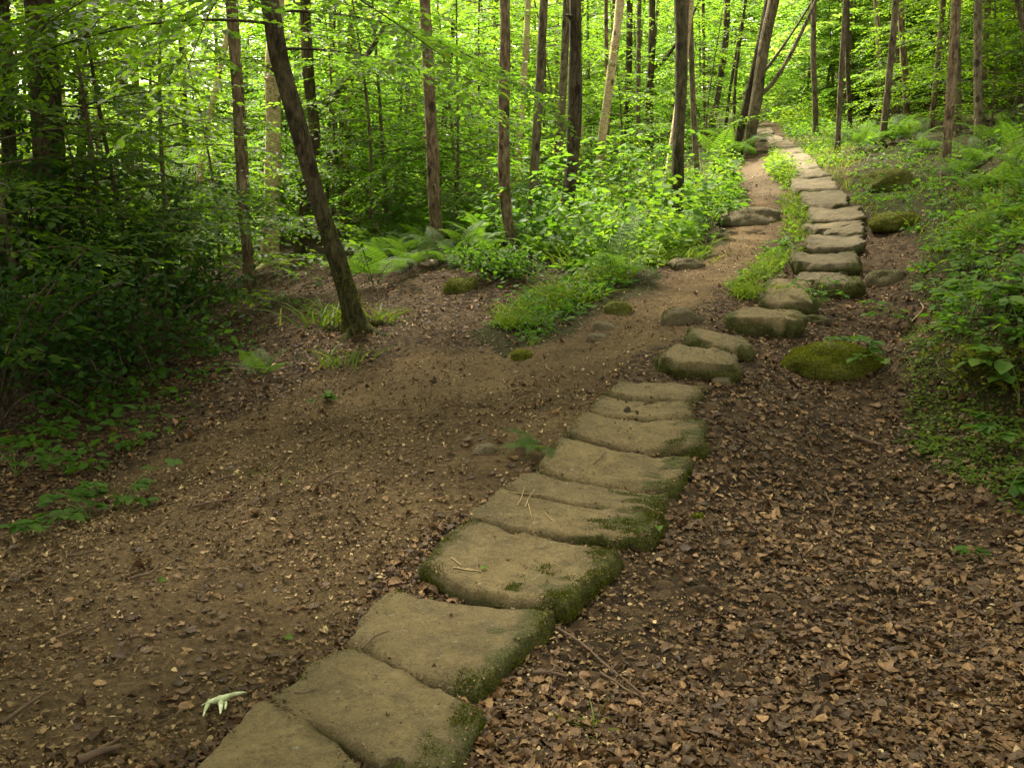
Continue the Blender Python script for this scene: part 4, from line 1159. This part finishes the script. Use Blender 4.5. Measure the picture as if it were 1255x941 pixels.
LOWL = [(20, 545), (100, 470), (250, 420), (330, 400), (300, 460), (180, 545), (90, 590)]
P_ = scatter(LOWL, 130, 5.0, 10); v, f, var = herb_cloud(P_, .03, .18, .06, 6, rad=.08); g.add(v, f, var=var * .3)
tag(obj('undergrowth', g.mesh('undergrowth'), M['herb']), kind='stuff')

def grass_geo(P_, h, lean=.5, wid=.045):
    n = len(P_)
    a = rng.uniform(0, 6.28, n)
    D = np.stack([np.cos(a) * lean * rng.uniform(.2, 1.4, n), np.sin(a) * lean * rng.uniform(.2, 1.4, n), np.ones(n)], -1)
    s = h * rng.uniform(.5, 1.3, n)
    k = 7
    t = np.linspace(0, 1, 4)
    Yd = unit(D); side = unit(np.cross(Yd, rdir(n)))
    hor = unit(np.stack([D[:, 0], D[:, 1], np.zeros(n)], -1))
    V = []
    for j, q in enumerate(t):
        c = P_ + Yd * (s * q)[:, None] + hor * (s * .45 * q * q)[:, None] - np.array([0, 0, 1.0]) * (s * .35 * q * q)[:, None]
        wq = (wid * s * .5 * (1 - q ** 1.5) + .0006)[:, None]
        if j < 3: V += [c - side * wq, c + side * wq]
        else: V += [c]
    V = np.stack(V, 1).reshape(-1, 3)
    b = (np.arange(n) * 7)[:, None]
    F4 = np.concatenate([b + [0, 1, 3, 2], b + [2, 3, 5, 4]]); F3 = b + [4, 5, 6]
    return V, [F4, F3], np.repeat(np.clip(.5 + .3 * vnoise(P_, 1.1, 4) + rng.normal(0, .2, n), 0, 1), 7)
FOOT = [(1115, 400), (1150, 380), (1255, 440), (1700, 640), (1700, 900), (1300, 640), (1190, 590), (1110, 550)]
gg = Geo()
P_ = scatter(FOOT, 1100, 3.8, 8); g_ = Geo(); v, f, var = herb_cloud(P_, .01, .09, .024, 9, rad=.06); g_.add(v, f, var=var * .6)
tag(obj('ground_cover', g_.mesh('ground_cover'), M['grass']), kind='stuff')
GBANK = [(1180, 330), (1150, 300), (1160, 240), (1300, 180), (1900, 0), (1900, 420), (1255, 340), (1215, 330)]
for poly, n, y0, y1, h in ((GBANK, 5500, 6.5, 17, .20), (BANK, 11000, 5.2, 20, .17), (HUMP, 1700, 7, 11.5, .20), (EDGE, 1600, 6.8, 15, .15), (WEEDS, 5000, 9, 24, .3), (FOOT, 1600, 3.8, 8, .09), (EDGE2, 500, 12, 22, .22), (FARR, 2600, 11, 32, .2), (FARG, 1500, 22, 45, .6)):
    P_ = scatter(poly, n, y0, y1)
    P_ = P_[fbm(P_, 1.2, 2, 52) > (-.05 if n < 3000 else -.3)]
    v, f, var = grass_geo(P_, h); gg.add(v, f, var=var)
tag(obj('grass', gg.mesh('grass'), M['grass']), kind='stuff')

# tufts of broad grass
def tuft(label, u, v, n=60, h=.3, r=.08, mat='grass', name='grass_tuft', wid=.05, lean=.7):
    p = ground(u, v); p[2] = gz(p[0], p[1])[0]
    q = np.stack([rng.normal(0, r, n), rng.normal(0, r, n), np.zeros(n) - .01], -1)
    g = Geo(); v_, f_, var = grass_geo(q, h, lean, wid); g.add(v_, f_, var=var)
    o = obj(name, g.mesh(name), M[mat], None, p)
    return tag(o, label, 'grass')
tuft('tuft of broad grass at the mossy foot of the leaning tree', 405, 400, 60, .34, .10)
tuft('dark grass tuft against the mossy root on the far side of the leaning tree', 462, 398, 50, .26, .08)
tuft('low grass tuft on the litter in front of the leaning tree', 418, 446, 50, .24, .10)
tuft('wild grass tuft on the low hump beside the bare track', 640, 402, 240, .20, .08)
tuft('overhanging grass tuft on the brow of the grassy hump', 700, 372, 200, .28, .09)
tuft('grass fringe hanging beside the big sloping flagstone', 925, 362, 160, .20, .10)
tuft('long hanging grass tuft on the bank beside the squat stone', 830, 322, 180, .26, .12)
tuft('tiny grass sprig alone on the bare dirt track', 312, 582, 14, .09, .03)
tuft('pale small grass sprig on the dirt below the tiny one', 352, 596, 10, .07, .03)
tuft('leafy tuft by the bottom frame edge on the dead leaves', 724, 888, 16, .09, .03)

# broad-leaved plants: a few stems with leaflets in threes
def bramble(label, u, v, n=5, h=.3, leaf=.085, reach=.25, name='bramble', mat='bramble', group=None, az=None, flat=0.0, lift=0.0):
    p = ground(u, v); p[2] = gz(p[0], p[1])[0]
    r = thing(name, label, 'plant', p, group)
    sg, lg = Geo(), Geo()
    for i in range(n):
        a = rng.uniform(0, 6.28) if az is None else az + rng.normal(0, .5)
        s = np.linspace(0, 1, 9)
        hh = h * rng.uniform(.6, 1.15); rr_ = reach * rng.uniform(.5, 1.2)
        pth = np.stack([math.cos(a) * rr_ * s ** 1.3, math.sin(a) * rr_ * s ** 1.3, hh * np.sin(s * 1.9) / .95 * (1 - flat * s)], -1)
        pth[0, 2] -= .03
        v_, f_, _ = tube(pth, np.linspace(.004, .002, 9), 5); sg.add(v_, f_)
        for q in (3, 5, 7, 8):
            a2 = a + rng.normal(0, 1.0)
            nl = 3 if q != 5 else 2
            for e in range(nl):
                b = a2 + (e - (nl - 1) / 2) * 1.05
                d = np.array([math.cos(b), math.sin(b), rng.normal(-.1, .15)])
                c = pth[q] + np.array([math.cos(a2), math.sin(a2), .2]) * .03
                sz = leaf * rng.uniform(.6, 1.2) * (.8 + .2 * (e == nl // 2))
                v_, f_, k = leaves(np.array([c]), np.array([d]), np.array([[0, 0, 1.0]]) + rng.normal(0, .25, (1, 3)), np.array([sz]), OVAL, OVAL_F)
                lg.add(v_, f_, var=np.clip(rng.normal(.5, .22), 0, 1))
    obj('stem', sg.mesh('stem'), M['stem'], r)
    obj('foliage', lg.mesh('foliage'), M[mat], r)
    return r
RG = 'brambles on the green bank beside the dead leaves'
for (u, v, n, h, lf, rc) in ((1150, 395, 4, .26, .085, .25), (1185, 415, 5, .28, .09, .25), (1225, 420, 5, .30, .10, .28), (1215, 370, 6, .3, .085, .3), (1252, 375, 4, .26, .09, .3),
                             (1190, 335, 6, .3, .075, .3), (1255, 440, 4, .3, .10, .25)):
    bramble('broad-leaved bramble in the tangle on the green bank above the dead leaves', u, v, n, h, lf, rc, group=RG)
bramble('bramble shoot reaching across the top of the green mossy boulder', 1090, 452, 4, .16, .085, .30, az=2.9)
bramble('bramble shoot trailing its leaves towards the grey boulder by the steps', 1120, 400, 3, .14, .07, .35, az=2.7)
bramble('large pale-leaved bramble hanging over the bank below the tangle', 1250, 498, 3, .26, .12, .2, az=3.0)
bramble('bramble seedling with two pairs of broad leaves on the leaf-strewn bank', 1235, 548, 2, .16, .09, .15, az=3.3)
bramble('three-leaved bramble sprig lowest on the leafy bank', 1235, 602, 3, .10, .10, .15)
bramble('pair of small green leaves alone on the dead leaves', 1205, 686, 1, .05, .065, .06)
bramble('leafy bramble trailing on the dim litter below the holly', 110, 632, 6, .10, .085, .32)
bramble('bramble with yellowing leaves next to the trailing one below the holly', 150, 612, 5, .14, .085, .28)
bramble('dim bramble spray at the frame edge below the holly', 20, 585, 4, .12, .08, .28)
bramble('small green seedling on the litter before the leaning tree', 385, 497, 2, .08, .06, .12)
bramble('green weeds with dark leaves growing out under the lumpy step stone', 1000, 385, 9, .22, .055, .22, mat='herb', name='weed')
bramble('yellow-green sapling with big leaves before the pale tapering birch', 765, 255, 10, 1.0, .16, .5, mat='herb', name='seedling_tree')
bramble('knee-high bright sapling leaning on the dark side of the ridged trunk', 655, 300, 8, .9, .15, .45, mat='herb', name='seedling_tree')
bramble('bright leafy sapling beside the straight mossy trunk', 800, 262, 8, .9, .14, .45, mat='herb', name='seedling_tree')
bramble('leafy sapling shoots between the mossy trunk and the pale flat rock', 870, 285, 8, .4, .09, .35, mat='herb', name='weed')

# ------------------------------------------------------------------ holly bushes
def bush(label, u, v, rx, h, n, leaf, mat='holly', name='holly_bush', group=None, Y=None):
    p = ground(u, v) if Y is None else np.array([at_depth(u, v, Y)[0], Y, 0])
    p[2] = gz(p[0], p[1])[0]
    r = thing(name, label, 'bush', p, group)
    sg = Geo(); tips = []
    for i in range(26):
        a = rng.uniform(0, 6.28); q = rng.uniform(.15, 1) ** .6
        e = np.array([math.cos(a) * rx * q, math.sin(a) * rx * q, h * rng.uniform(.2, 1) * (1.1 - .45 * q)])
        s = np.linspace(0, 1, 8)[:, None]
        pth = e * s + rng.normal(0, .06, 3) * np.sin(s * PI) + np.array([0, 0, h * .12]) * np.sin(s * PI)
        v_, f_, _ = tube(pth, np.linspace(.012, .003, 8), 5); sg.add(v_, f_, moss=0); tips.append(pth)
    tips = np.array(tips)
    b = rng.integers(0, len(tips), n); j = rng.uniform(.35, 1, n) * 7; j0 = np.minimum(j.astype(int), 6)
    c = tips[b, j0] + (tips[b, j0 + 1] - tips[b, j0]) * (j - j0)[:, None]
    off = rng.normal(0, .13 * rx, (n, 3)) * [1, 1, .5]
    P_ = c + off; P_[:, 2] = np.abs(P_[:, 2]) + .02
    D = unit(unit(off) + rdir(n) * .7); U = np.array([0, 0, 1.0]) + rng.normal(0, .6, (n, 3))
    lg = Geo(); v_, f_, k = leaves(P_, D, U, leaf * rng.uniform(.6, 1.25, n)); lg.add(v_, f_, var=np.repeat(np.clip(rng.normal(.45, .25, n), 0, 1), k))
    obj('stem', sg.mesh('stem'), M['bark_dark'], r); obj('foliage', lg.mesh('foliage'), M[mat], r)
    return r
HB = 'dark holly bushes at the shaded edge of the wood'
for (u, v, rx, h, n) in ((60, 492, 1.0, 1.3, 1500), (165, 462, .8, 1.0, 1200), (225, 415, .7, 1.0, 900), (-10, 530, .9, 1.6, 1500), (130, 425, 1.0, 2.7, 1900), (15, 440, 1.0, 2.9, 1900)):
    bush('dark glossy holly bush in the thicket at the shaded edge of the wood', u, v, rx, h, n, .06, group=HB)
bush('low dark bush drooping on the bank foot below the bramble tangle', 1225, 470, .35, .22, 900, .04, 'moss', 'low_bush')
bush('low leafy shrub sprouting beneath the big ferns and reddish trunks', 612, 342, .5, .35, 1200, .05, 'herb', 'low_bush')
# ------------------------------------------------------------------ dead leaves and crumbs of soil
def inside_slabs(x, y, pad=0.0):
    ins = np.zeros(len(x), bool)
    for s in SLABS:
        c = s.mean(0); q = c + (s - c) * (1 + pad)
        box = (x > q[:, 0].min()) & (x < q[:, 0].max()) & (y > q[:, 1].min()) & (y < q[:, 1].max())
        k = np.nonzero(box)[0]
        if len(k): ins[k] |= in_poly(x[k], y[k], q)
    return ins

DRY = np.array([[0, 0, 0], [-.17, .10, .01], [-.30, .33, .02], [-.27, .62, .03], [-.13, .86, .01], [0, 1, -.02], [.13, .86, .01], [.27, .62, .03], [.30, .33, .02], [.17, .10, .01], [0, .25, -.03], [0, .5, -.04], [0, .78, -.04]], float)
DRY_F4 = np.array([[0, 10, 2, 1], [10, 11, 3, 2], [11, 12, 4, 3], [0, 9, 8, 10], [10, 8, 7, 11], [11, 7, 6, 12]]); DRY_F3 = np.array([[12, 5, 4], [12, 6, 5]])

def litter(P_, size, jit=.16, lift=.003):
    n = len(P_)
    D = rdir(n, .0) + rng.normal(0, jit * .6, (n, 3)) * [0, 0, 1]
    e = .04
    gxn = (hgt(P_[:, 0] + e, P_[:, 1]) - hgt(P_[:, 0] - e, P_[:, 1])) / (2 * e)
    gyn = (hgt(P_[:, 0], P_[:, 1] + e) - hgt(P_[:, 0], P_[:, 1] - e)) / (2 * e)
    U = np.stack([-gxn, -gyn, np.ones(n)], -1) + rng.normal(0, jit, (n, 3))
    s = size * np.clip(rng.lognormal(0, .34, n), .45, 1.75)
    curl = np.stack([np.clip(rng.normal(.25, .6, n), -.9, 1.1), np.clip(rng.normal(.0, .35, n), -.5, .5), np.clip(rng.normal(0, .5, n), -.8, .8)], -1)
    Q = P_ + np.array([0, 0, 1.0]) * (lift + rng.uniform(0, .014, n) * jit / .35)[:, None] - unit(D) * (s * .5)[:, None]
    wd = np.where(rng.uniform(0, 1, n) < .25, rng.uniform(.18, .5, n), rng.uniform(.65, 1.5, n))
    v, f4, k = leaves(Q, D, U, s, DRY, DRY_F4, curl, wd)
    vv = v.reshape(n, k, 3); br = rng.uniform(0, 1, n) < .55      # torn edges
    idx = rng.integers(1, 10, (n, 3)); amt = rng.uniform(.2, .75, (n, 3))
    for j in range(3):
        r_ = np.arange(n)[br]; ii = idx[br, j]
        mid = vv[r_, 11]
        vv[r_, ii] = vv[r_, ii] + (mid - vv[r_, ii]) * amt[br, j][:, None]
    v = vv.reshape(-1, 3)
    f3 = (DRY_F3[None] + (np.arange(n) * k)[:, None, None]).reshape(-1, 3)
    return v, [f4, f3], np.repeat(np.clip(rng.beta(1.5, 1.8, n) + .12 * vnoise(P_, 1.4, 6), 0, 1), k)

def whole_leaves(P_, size):
    """dry beech leaves with a rolled blade, a crease and a wavy edge"""
    n = len(P_); R, Cc = 9, 5
    t = np.linspace(0, 1, R); c = np.linspace(-1, 1, Cc)
    wprof = .31 * np.sin(PI * t ** .82) ** .8 + .012
    w = wprof[None, :] * rng.uniform(.6, 1.35, (n, 1)) * (1 + .10 * rng.normal(0, 1, (n, R)))
    tear = np.where(rng.uniform(0, 1, (n, 1)) < .45, rng.uniform(.35, 1, (n, 1)), 1.0)          # many have lost their tip
    T = t[None, :] * tear
    roll = rng.normal(0, .8, (n, 1, 1)); bend = rng.normal(0, .6, (n, 1)); tw = rng.normal(0, .6, (n, 1, 1))
    x = w[:, :, None] * c[None, None, :]
    ang = roll * c[None, None, :] * .9 + tw * (t[None, :, None] - .5) * c[None, None, :]
    k = np.where(np.abs(ang) > 1e-3, np.sin(ang) / np.where(np.abs(ang) < 1e-3, 1, ang), 1)
    X = x * k; Z = np.abs(x) * np.abs(np.sin(ang * .5)) * np.sign(roll) + .05 * np.abs(c)[None, None, :] + .025 * rng.normal(0, 1, (n, R, Cc)) * np.abs(c)[None, None, :]
    Y = np.broadcast_to(T[:, :, None], X.shape) + .03 * rng.normal(0, 1, X.shape) * np.abs(c)
    Z = Z + (bend[:, :, None] * (Y - .4) ** 2)
    Z -= Z.reshape(n, -1).min(1)[:, None, None] * .8
    tpl = np.stack([X, Y - .5, Z], -1).reshape(n, -1, 3)
    D = rdir(n, 0); e = .04
    gxn = (hgt(P_[:, 0] + e, P_[:, 1]) - hgt(P_[:, 0] - e, P_[:, 1])) / (2 * e); gyn = (hgt(P_[:, 0], P_[:, 1] + e) - hgt(P_[:, 0], P_[:, 1] - e)) / (2 * e)
    U = np.stack([-gxn, -gyn, np.ones(n)], -1) + rng.normal(0, .14, (n, 3))
    D = D - U * ((D * U).sum(1) / (U * U).sum(1))[:, None]
    Xa, Ya, Za = frames(D, U)
    s = size * np.clip(rng.lognormal(0, .32, n), .45, 1.6)
    tpl = tpl * s[:, None, None]
    V = P_[:, None, :] + np.array([0, 0, .002]) + rng.uniform(0, .008, (n, 1, 1)) * np.array([0, 0, 1.0]) + tpl[:, :, 0:1] * Xa[:, None, :] + tpl[:, :, 1:2] * Ya[:, None, :] + tpl[:, :, 2:3] * Za[:, None, :]
    i = (np.arange(R - 1)[:, None] * Cc + np.arange(Cc - 1)[None, :]).reshape(-1)
    q = np.stack([i, i + 1, i + Cc + 1, i + Cc], -1)
    Fq = (q[None] + (np.arange(n) * R * Cc)[:, None, None]).reshape(-1, 4)
    base = np.clip(rng.beta(1.5, 1.8, n) + .12 * vnoise(P_, 1.4, 6), 0, 1)
    var = base[:, None] + .10 * rng.normal(0, 1, (n, R * Cc)) - .10 * (np.abs(np.tile(c, R)) < .1)
    return V.reshape(-1, 3), Fq, np.clip(var, 0, 1).reshape(-1)

def field(n, y0, y1, xs):
    y = y0 * (y1 / y0) ** rng.uniform(0, 1, n)
    x = rng.uniform(-xs, xs, n) * (y + .8)
    z = gz(x, y)
    return np.stack([x, y, z], -1)

P_ = field(330000, 1.8, 24, 1.0)
dirt, green, pale = zones(*P_.T)
thin = rng.uniform(0, 1, len(P_))
keep = np.where(dirt, thin < .085, np.where(green, thin < .36, thin < .66)) & (~pale | (thin < .2)) & ~inside_slabs(P_[:, 0], P_[:, 1], -.02)
keep &= ~((P_[:, 1] > 9) & (thin > .35))
P1 = P_[keep]
pt = fbm(P1, 1.1, 3, 91) + .45
P1 = P1[rng.uniform(-.3, .5, len(P1)) < pt]
m = len(P1) * 9 // 20
big = np.zeros(len(P1), bool); big[:m] = True
nearb = big & (P1[:, 1] < 5.5)
g = Geo(); v, f, var = litter(P1[big & ~nearb], .036); g.add(v, f, var=var)
Pn = P1[nearb]; v, f, var = whole_leaves(Pn[: int(len(Pn) * .9)], .039); g.add(v, f, var=var)
v, f, var = litter(P1[m:], .021, .25); g.add(v, f, var=var * .9)
# a few blown onto the flags
P2 = field(26000, 2.2, 12, .4); k = inside_slabs(P2[:, 0], P2[:, 1], -.1); P2 = P2[k][:60]
tag(obj('leaf_litter', g.mesh('leaf_litter'), M['litter']), kind='stuff')

P_ = field(330000, 2.0, 13, .64)
dirt, green, pale = zones(*P_.T)
thin = rng.uniform(0, 1, len(P_))
keep = np.where(dirt, thin < .5 * np.clip(.75 + fbm(P_, .9, 3, 61), .15, 1.2), thin < .30) & ~inside_slabs(P_[:, 0], P_[:, 1], -.03)
P1 = P_[keep]
g = Geo(); m = len(P1) * 2 // 3
v, f, var = litter(P1[:m], .013, .3, .001); g.add(v, f, var=var)
v, f, var = litter(P1[m:], .021, .22, .002); g.add(v, f, var=var)
tag(obj('soil_crumbs', g.mesh('soil_crumbs'), M['debris']), kind='stuff')

# ------------------------------------------------------------------ sticks
bpy.context.view_layer.update()
DG = bpy.context.evaluated_depsgraph_get()
def drop(x, y):
    """height of whatever stone or soil lies at x, y"""
    best = gz(x, y)[0]
    for o in STONES:
        mw = o.matrix_world
        l0 = mw.inverted() @ Vector((x, y, best + 1.0))
        hit, loc, nn, _ = o.ray_cast(l0, Vector((0, 0, -1)), distance=2.0)
        if hit: best = max(best, (mw @ loc).z)
    return best
STONES = [o for o in bpy.data.objects if o.type == 'MESH' and o.name.startswith('stone')]


# crumbs of soil and leaf gathered on the flags and in their joints
pp = []
for sl in SLABS[:11]:
    k = rng.integers(0, len(sl), 220); c = sl.mean(0)
    q = sl[k] + rng.normal(0, .012, (220, 2)); pp.append(q + (c - sl[k]) * .04)
    q = c + (sl[rng.integers(0, len(sl), 40)] - c) * rng.uniform(.1, .9, (40, 1)); pp.append(q)
pp = np.concatenate(pp)
P_ = np.array([(x, y, drop(x, y)) for x, y in pp])
g = Geo(); v, f, var = litter(P_, .010, .35, .0005); g.add(v, f, var=var)
tag(obj('joint_crumbs', g.mesh('joint_crumbs'), M['debris']), kind='stuff')

def stick(label, a, b, r=.006, mat='twig', name='stick', cat='stick', group=None, bend=.05, lift=.0, seg=9, fork=False):
    p, q = ground(*a), ground(*b)
    s = np.linspace(0, 1, seg)
    pts = p + (q - p) * s[:, None]
    d = unit(q - p); side = np.array([-d[1], d[0], 0]); ln = np.linalg.norm(q - p)
    pts += side * (np.sin(s * PI) * bend * ln * rng.choice([-1, 1]))[:, None] + side * (.012 * ln * np.sin(s * 9 + rng.uniform(0, 6)))[:, None]
    zz = np.array([drop(x, y) for x, y in pts[:, :2]])
    pts[:, 2] = np.maximum(zz, np.interp(s, [0, 1], [zz[0], zz[-1]])) + r * .8 + lift + (.012 if mat == 'twig' else 0)
    c = pts.mean(0); c[2] = pts[:, 2].min()
    g = Geo(); v, f, _ = tube(pts - c, r * np.linspace(1, .55, seg), 7, 0, 3, 0, .15); g.add(v, f)
    if fork:
        m = seg // 2; e = pts[m] - c + unit(d + side * .9) * ln * .3 + np.array([0, 0, .01])
        v, f, _ = tube(np.linspace(pts[m] - c, e, 5), np.linspace(r * .6, r * .25, 5), 6); g.add(v, f)
    o = obj(name, g.mesh(name), M[mat], None, c)
    return tag(o, label, cat, group)

stick('long thin reddish stick lying beside the lower flagstones', (682, 772), (788, 850), .005, bend=.03)
stick('short stick meeting the foot of the long reddish one', (736, 822), (788, 852), .005, bend=.02)
stick('curved dark stick like a hook on the dirt track', (160, 708), (193, 688), .007, bend=.22)
stick('straight grey stick lying level on the dirt below the brambles', (83, 681), (128, 679), .008, bend=.03)
stick('long dark stick pointing at the bramble plants', (236, 632), (300, 616), .007, bend=.05)
stick('short thick stick on the dirt beyond the long dark one', (265, 597), (293, 592), .010, bend=.04)
stick('thin dark stick lying across the track near the frame edge', (0, 885), (66, 842), .007, bend=.02)
stick('dark twig on the dirt by the bleached forked stick', (68, 775), (108, 760), .006, bend=.04)
stick('broken branch end at the bottom edge beside the lowest flagstone', (95, 940), (150, 922), .014, bend=.05)
stick('slim branch lying just under the broken end', (120, 925), (155, 908), .007, bend=.05)
stick('twig on the dirt opposite the large square flagstone', (392, 598), (420, 588), .006, bend=.06)
stick('fine twig lying near the tiny grass sprig', (350, 662), (398, 645), .004, bend=.06)
stick('twig on the dirt by the mossy edge of the saddle-shaped stone', (608, 508), (632, 492), .006, bend=.05)
stick('straight twig below the leaning tree on leaf litter', (470, 507), (505, 502), .006, bend=.03)
stick('bent grey twig among the dead leaves under the bank', (1010, 600), (1016, 640), .005, bend=.1)
stick('dark chunky stick half buried in dead leaves', (1045, 548), (1082, 558), .014, bend=.04)
stick('thin upright twig poking from the dead leaves', (1062, 712), (1068, 735), .004, bend=.05)
stick('grey dead stem lying among the brown leaves', (1092, 770), (1122, 786), .004, bend=.05)
stick('pale curved dead stem under the bramble shoot', (1115, 398), (1126, 372), .006, 'straw', bend=.2)
stick('dark bent branch piece by the shadowed edge of a lower flag', (652, 828), (695, 830), .009, bend=.12, fork=True)
stick('dark twig lying on the deep dished flagstone', (727, 582), (741, 561), .004, bend=.1)
stick('thin brown twig resting on the wide strawed flagstone', (445, 818), (478, 800), .004, bend=.12, fork=True)
stick('curled twig on the broad flagstone with the dark corner', (362, 874), (388, 870), .004, bend=.15)
SG = 'straws on the narrow flagstone'
for a, b in (((622, 617), (672, 618)), ((634, 632), (643, 611)), ((643, 634), (655, 612)), ((668, 640), (680, 652)), ((648, 630), (652, 645))):
    stick('pale straw lying on the narrow moss-ended flagstone', a, b, .0028, 'straw', 'straw', 'straw', SG, .02)
S2 = 'splinters on the wide flagstone'
for a, b in (((556, 716), (580, 722)), ((572, 718), (590, 722)), ((553, 704), (566, 714))):
    stick('pale splinter lying at the upper edge of the wide flagstone', a, b, .004, 'straw', 'splinter', 'splinter', S2, .03)

# the bleached forked stick by the lowest flagstone
p = ground(268, 868)
r = thing('forked_stick', 'bleached greenish-white stick with splayed prongs like a claw, by the lowest flagstone', 'stick', p)
def wp(u, v, l): 
    return ground(u, v, .035 if l in (1, 2, 3) else .012) - p
g = Geo()
for pts, rad in (([(301, 848), (290, 849), (278, 853), (265, 858), (256, 860), (247, 864)], (.003, .006, .008, .011, .006, .002)), ([(270, 856), (271, 864), (270, 874)], (.012, .007, .002)),
                 ([(257, 859), (252, 868), (249, 877)], (.008, .005, .002)), ([(276, 858), (277, 863), (276, 868)], (.006, .004, .003))):
    q = np.array([wp(*c, i) for i, c in enumerate(pts)])
    t_ = np.linspace(0, 1, 14); ti = np.linspace(0, 1, len(pts))
    q2 = np.stack([np.interp(t_, ti, q[:, i]) for i in range(3)], -1)
    for _ in range(3): q2[1:-1] = (q2[:-2] + 2 * q2[1:-1] + q2[2:]) / 4
    v, f, _ = tube(q2, np.interp(t_, ti, rad), 10); g.add(v, f)
obj('forked_wood', g.mesh('forked_wood'), M['bleached'], r)

# single leaves one can point at
def one_leaf(label, u, v, size, mat, var, T=OVAL, Fc=OVAL_F):
    q = ground(u, v, .0); z = drop(q[0], q[1])
    q = ground(u, v, z - gz(q[0], q[1])[0] if z > gz(q[0], q[1])[0] + .01 else 0); z = drop(q[0], q[1])
    vv, f, k = leaves(np.array([[0, 0, .006]]), rdir(1, 0), np.array([[.1, -.2, 1.0]]), np.array([size]), T, Fc, np.array([[.5, .3, .2]]))
    g = Geo(); g.add(vv, f, var=var)
    o = obj('fallen_leaf', g.mesh('fallen_leaf'), M[mat], None, (q[0], q[1], z))
    return tag(o, label, 'leaf')
one_leaf('small bright green leaf lying on the largest square flagstone', 597, 700, .032, 'herb', .9)
one_leaf('pale green leaf fallen beside the moss end of the narrow flag', 806, 645, .05, 'bramble', .9)
one_leaf('yellow leaf among the brown ones below the pale green leaf', 812, 692, .04, 'straw', .9)
one_leaf('pale tan leaf lying on bare dirt by the strawed flag', 392, 773, .045, 'straw', .9)
one_leaf('olive leaf fallen next to the pale tan one', 359, 785, .04, 'bramble', .9)
one_leaf('green leaf beside an orange one on the dirt track', 205, 707, .045, 'bramble', .8)
one_leaf('orange-brown leaf beside the green one on the dirt track', 212, 701, .045, 'litter', .8)
one_leaf('orange leaf alone on the dirt near the large square flagstone', 380, 683, .05, 'litter', .85)
one_leaf('large curled brown leaf at the edge of the litter by a lower flagstone', 603, 846, .055, 'litter', .75)
EXPOSURE = 2.4
# ------------------------------------------------------------------ light, sky, camera
w = bpy.data.worlds.new('World'); SC.world = w
w.use_nodes = True
nt = w.node_tree; nt.nodes.clear()
SUN_EL, SUN_AZ = math.radians(58), math.radians(-34)      # azimuth from +Y, clockwise positive
sky = nt.nodes.new('ShaderNodeTexSky'); sky.sky_type = 'NISHITA'; sky.sun_disc = False
sky.sun_elevation = SUN_EL; sky.sun_rotation = SUN_AZ
sky.air_density = 1.0; sky.dust_density = 3.0
hs = nt.nodes.new('ShaderNodeHueSaturation'); hs.inputs['Saturation'].default_value = 0.15
bg = nt.nodes.new('ShaderNodeBackground'); bg.inputs['Strength'].default_value = 0.10
wo = nt.nodes.new('ShaderNodeOutputWorld')
L(nt, sky.outputs[0], hs.inputs['Color'])
tint = nt.nodes.new('ShaderNodeMix'); tint.data_type = 'RGBA'; tint.blend_type = 'MULTIPLY'; tint.inputs[0].default_value = 1
tint.inputs[7].default_value = (1.0, .95, .75, 1)
L(nt, hs.outputs[0], tint.inputs[6]); L(nt, tint.outputs[2], bg.inputs['Color']); L(nt, bg.outputs[0], wo.inputs['Surface'])
sun = bpy.data.lights.new('sun', 'SUN'); sun.energy = 5.0; sun.angle = math.radians(9); sun.color = (1, .90, .72)
so = bpy.data.objects.new('sun', sun); C.objects.link(so)
sd = Vector((math.sin(SUN_AZ) * math.cos(SUN_EL), math.cos(SUN_AZ) * math.cos(SUN_EL), math.sin(SUN_EL)))
so.rotation_euler = sd.to_track_quat('Z', 'Y').to_euler(); so.location = (0, 0, 30)
cam = bpy.data.cameras.new('camera'); cam.sensor_width = 36; cam.lens = 18 / math.tan(HFOV / 2)
cam.clip_start = .05; cam.clip_end = 600
co = bpy.data.objects.new('camera', cam); C.objects.link(co)
co.location = (0, 0, CAMZ); co.rotation_euler = (PI / 2 - PITCH, 0, 0)
SC.camera = co
vs = SC.view_settings
vs.view_transform = 'Standard'; vs.look = 'None'; vs.exposure = EXPOSURE; vs.gamma = 1; vs.use_curve_mapping = False
cy = SC.cycles
cy.use_denoising = True; cy.denoiser = 'OPENIMAGEDENOISE'
cy.max_bounces = 6; cy.diffuse_bounces = 4; cy.glossy_bounces = 2; cy.transmission_bounces = 3; cy.transparent_max_bounces = 4
cy.use_adaptive_sampling = True; cy.adaptive_threshold = 0.006
cy.caustics_reflective = False; cy.caustics_refractive = False
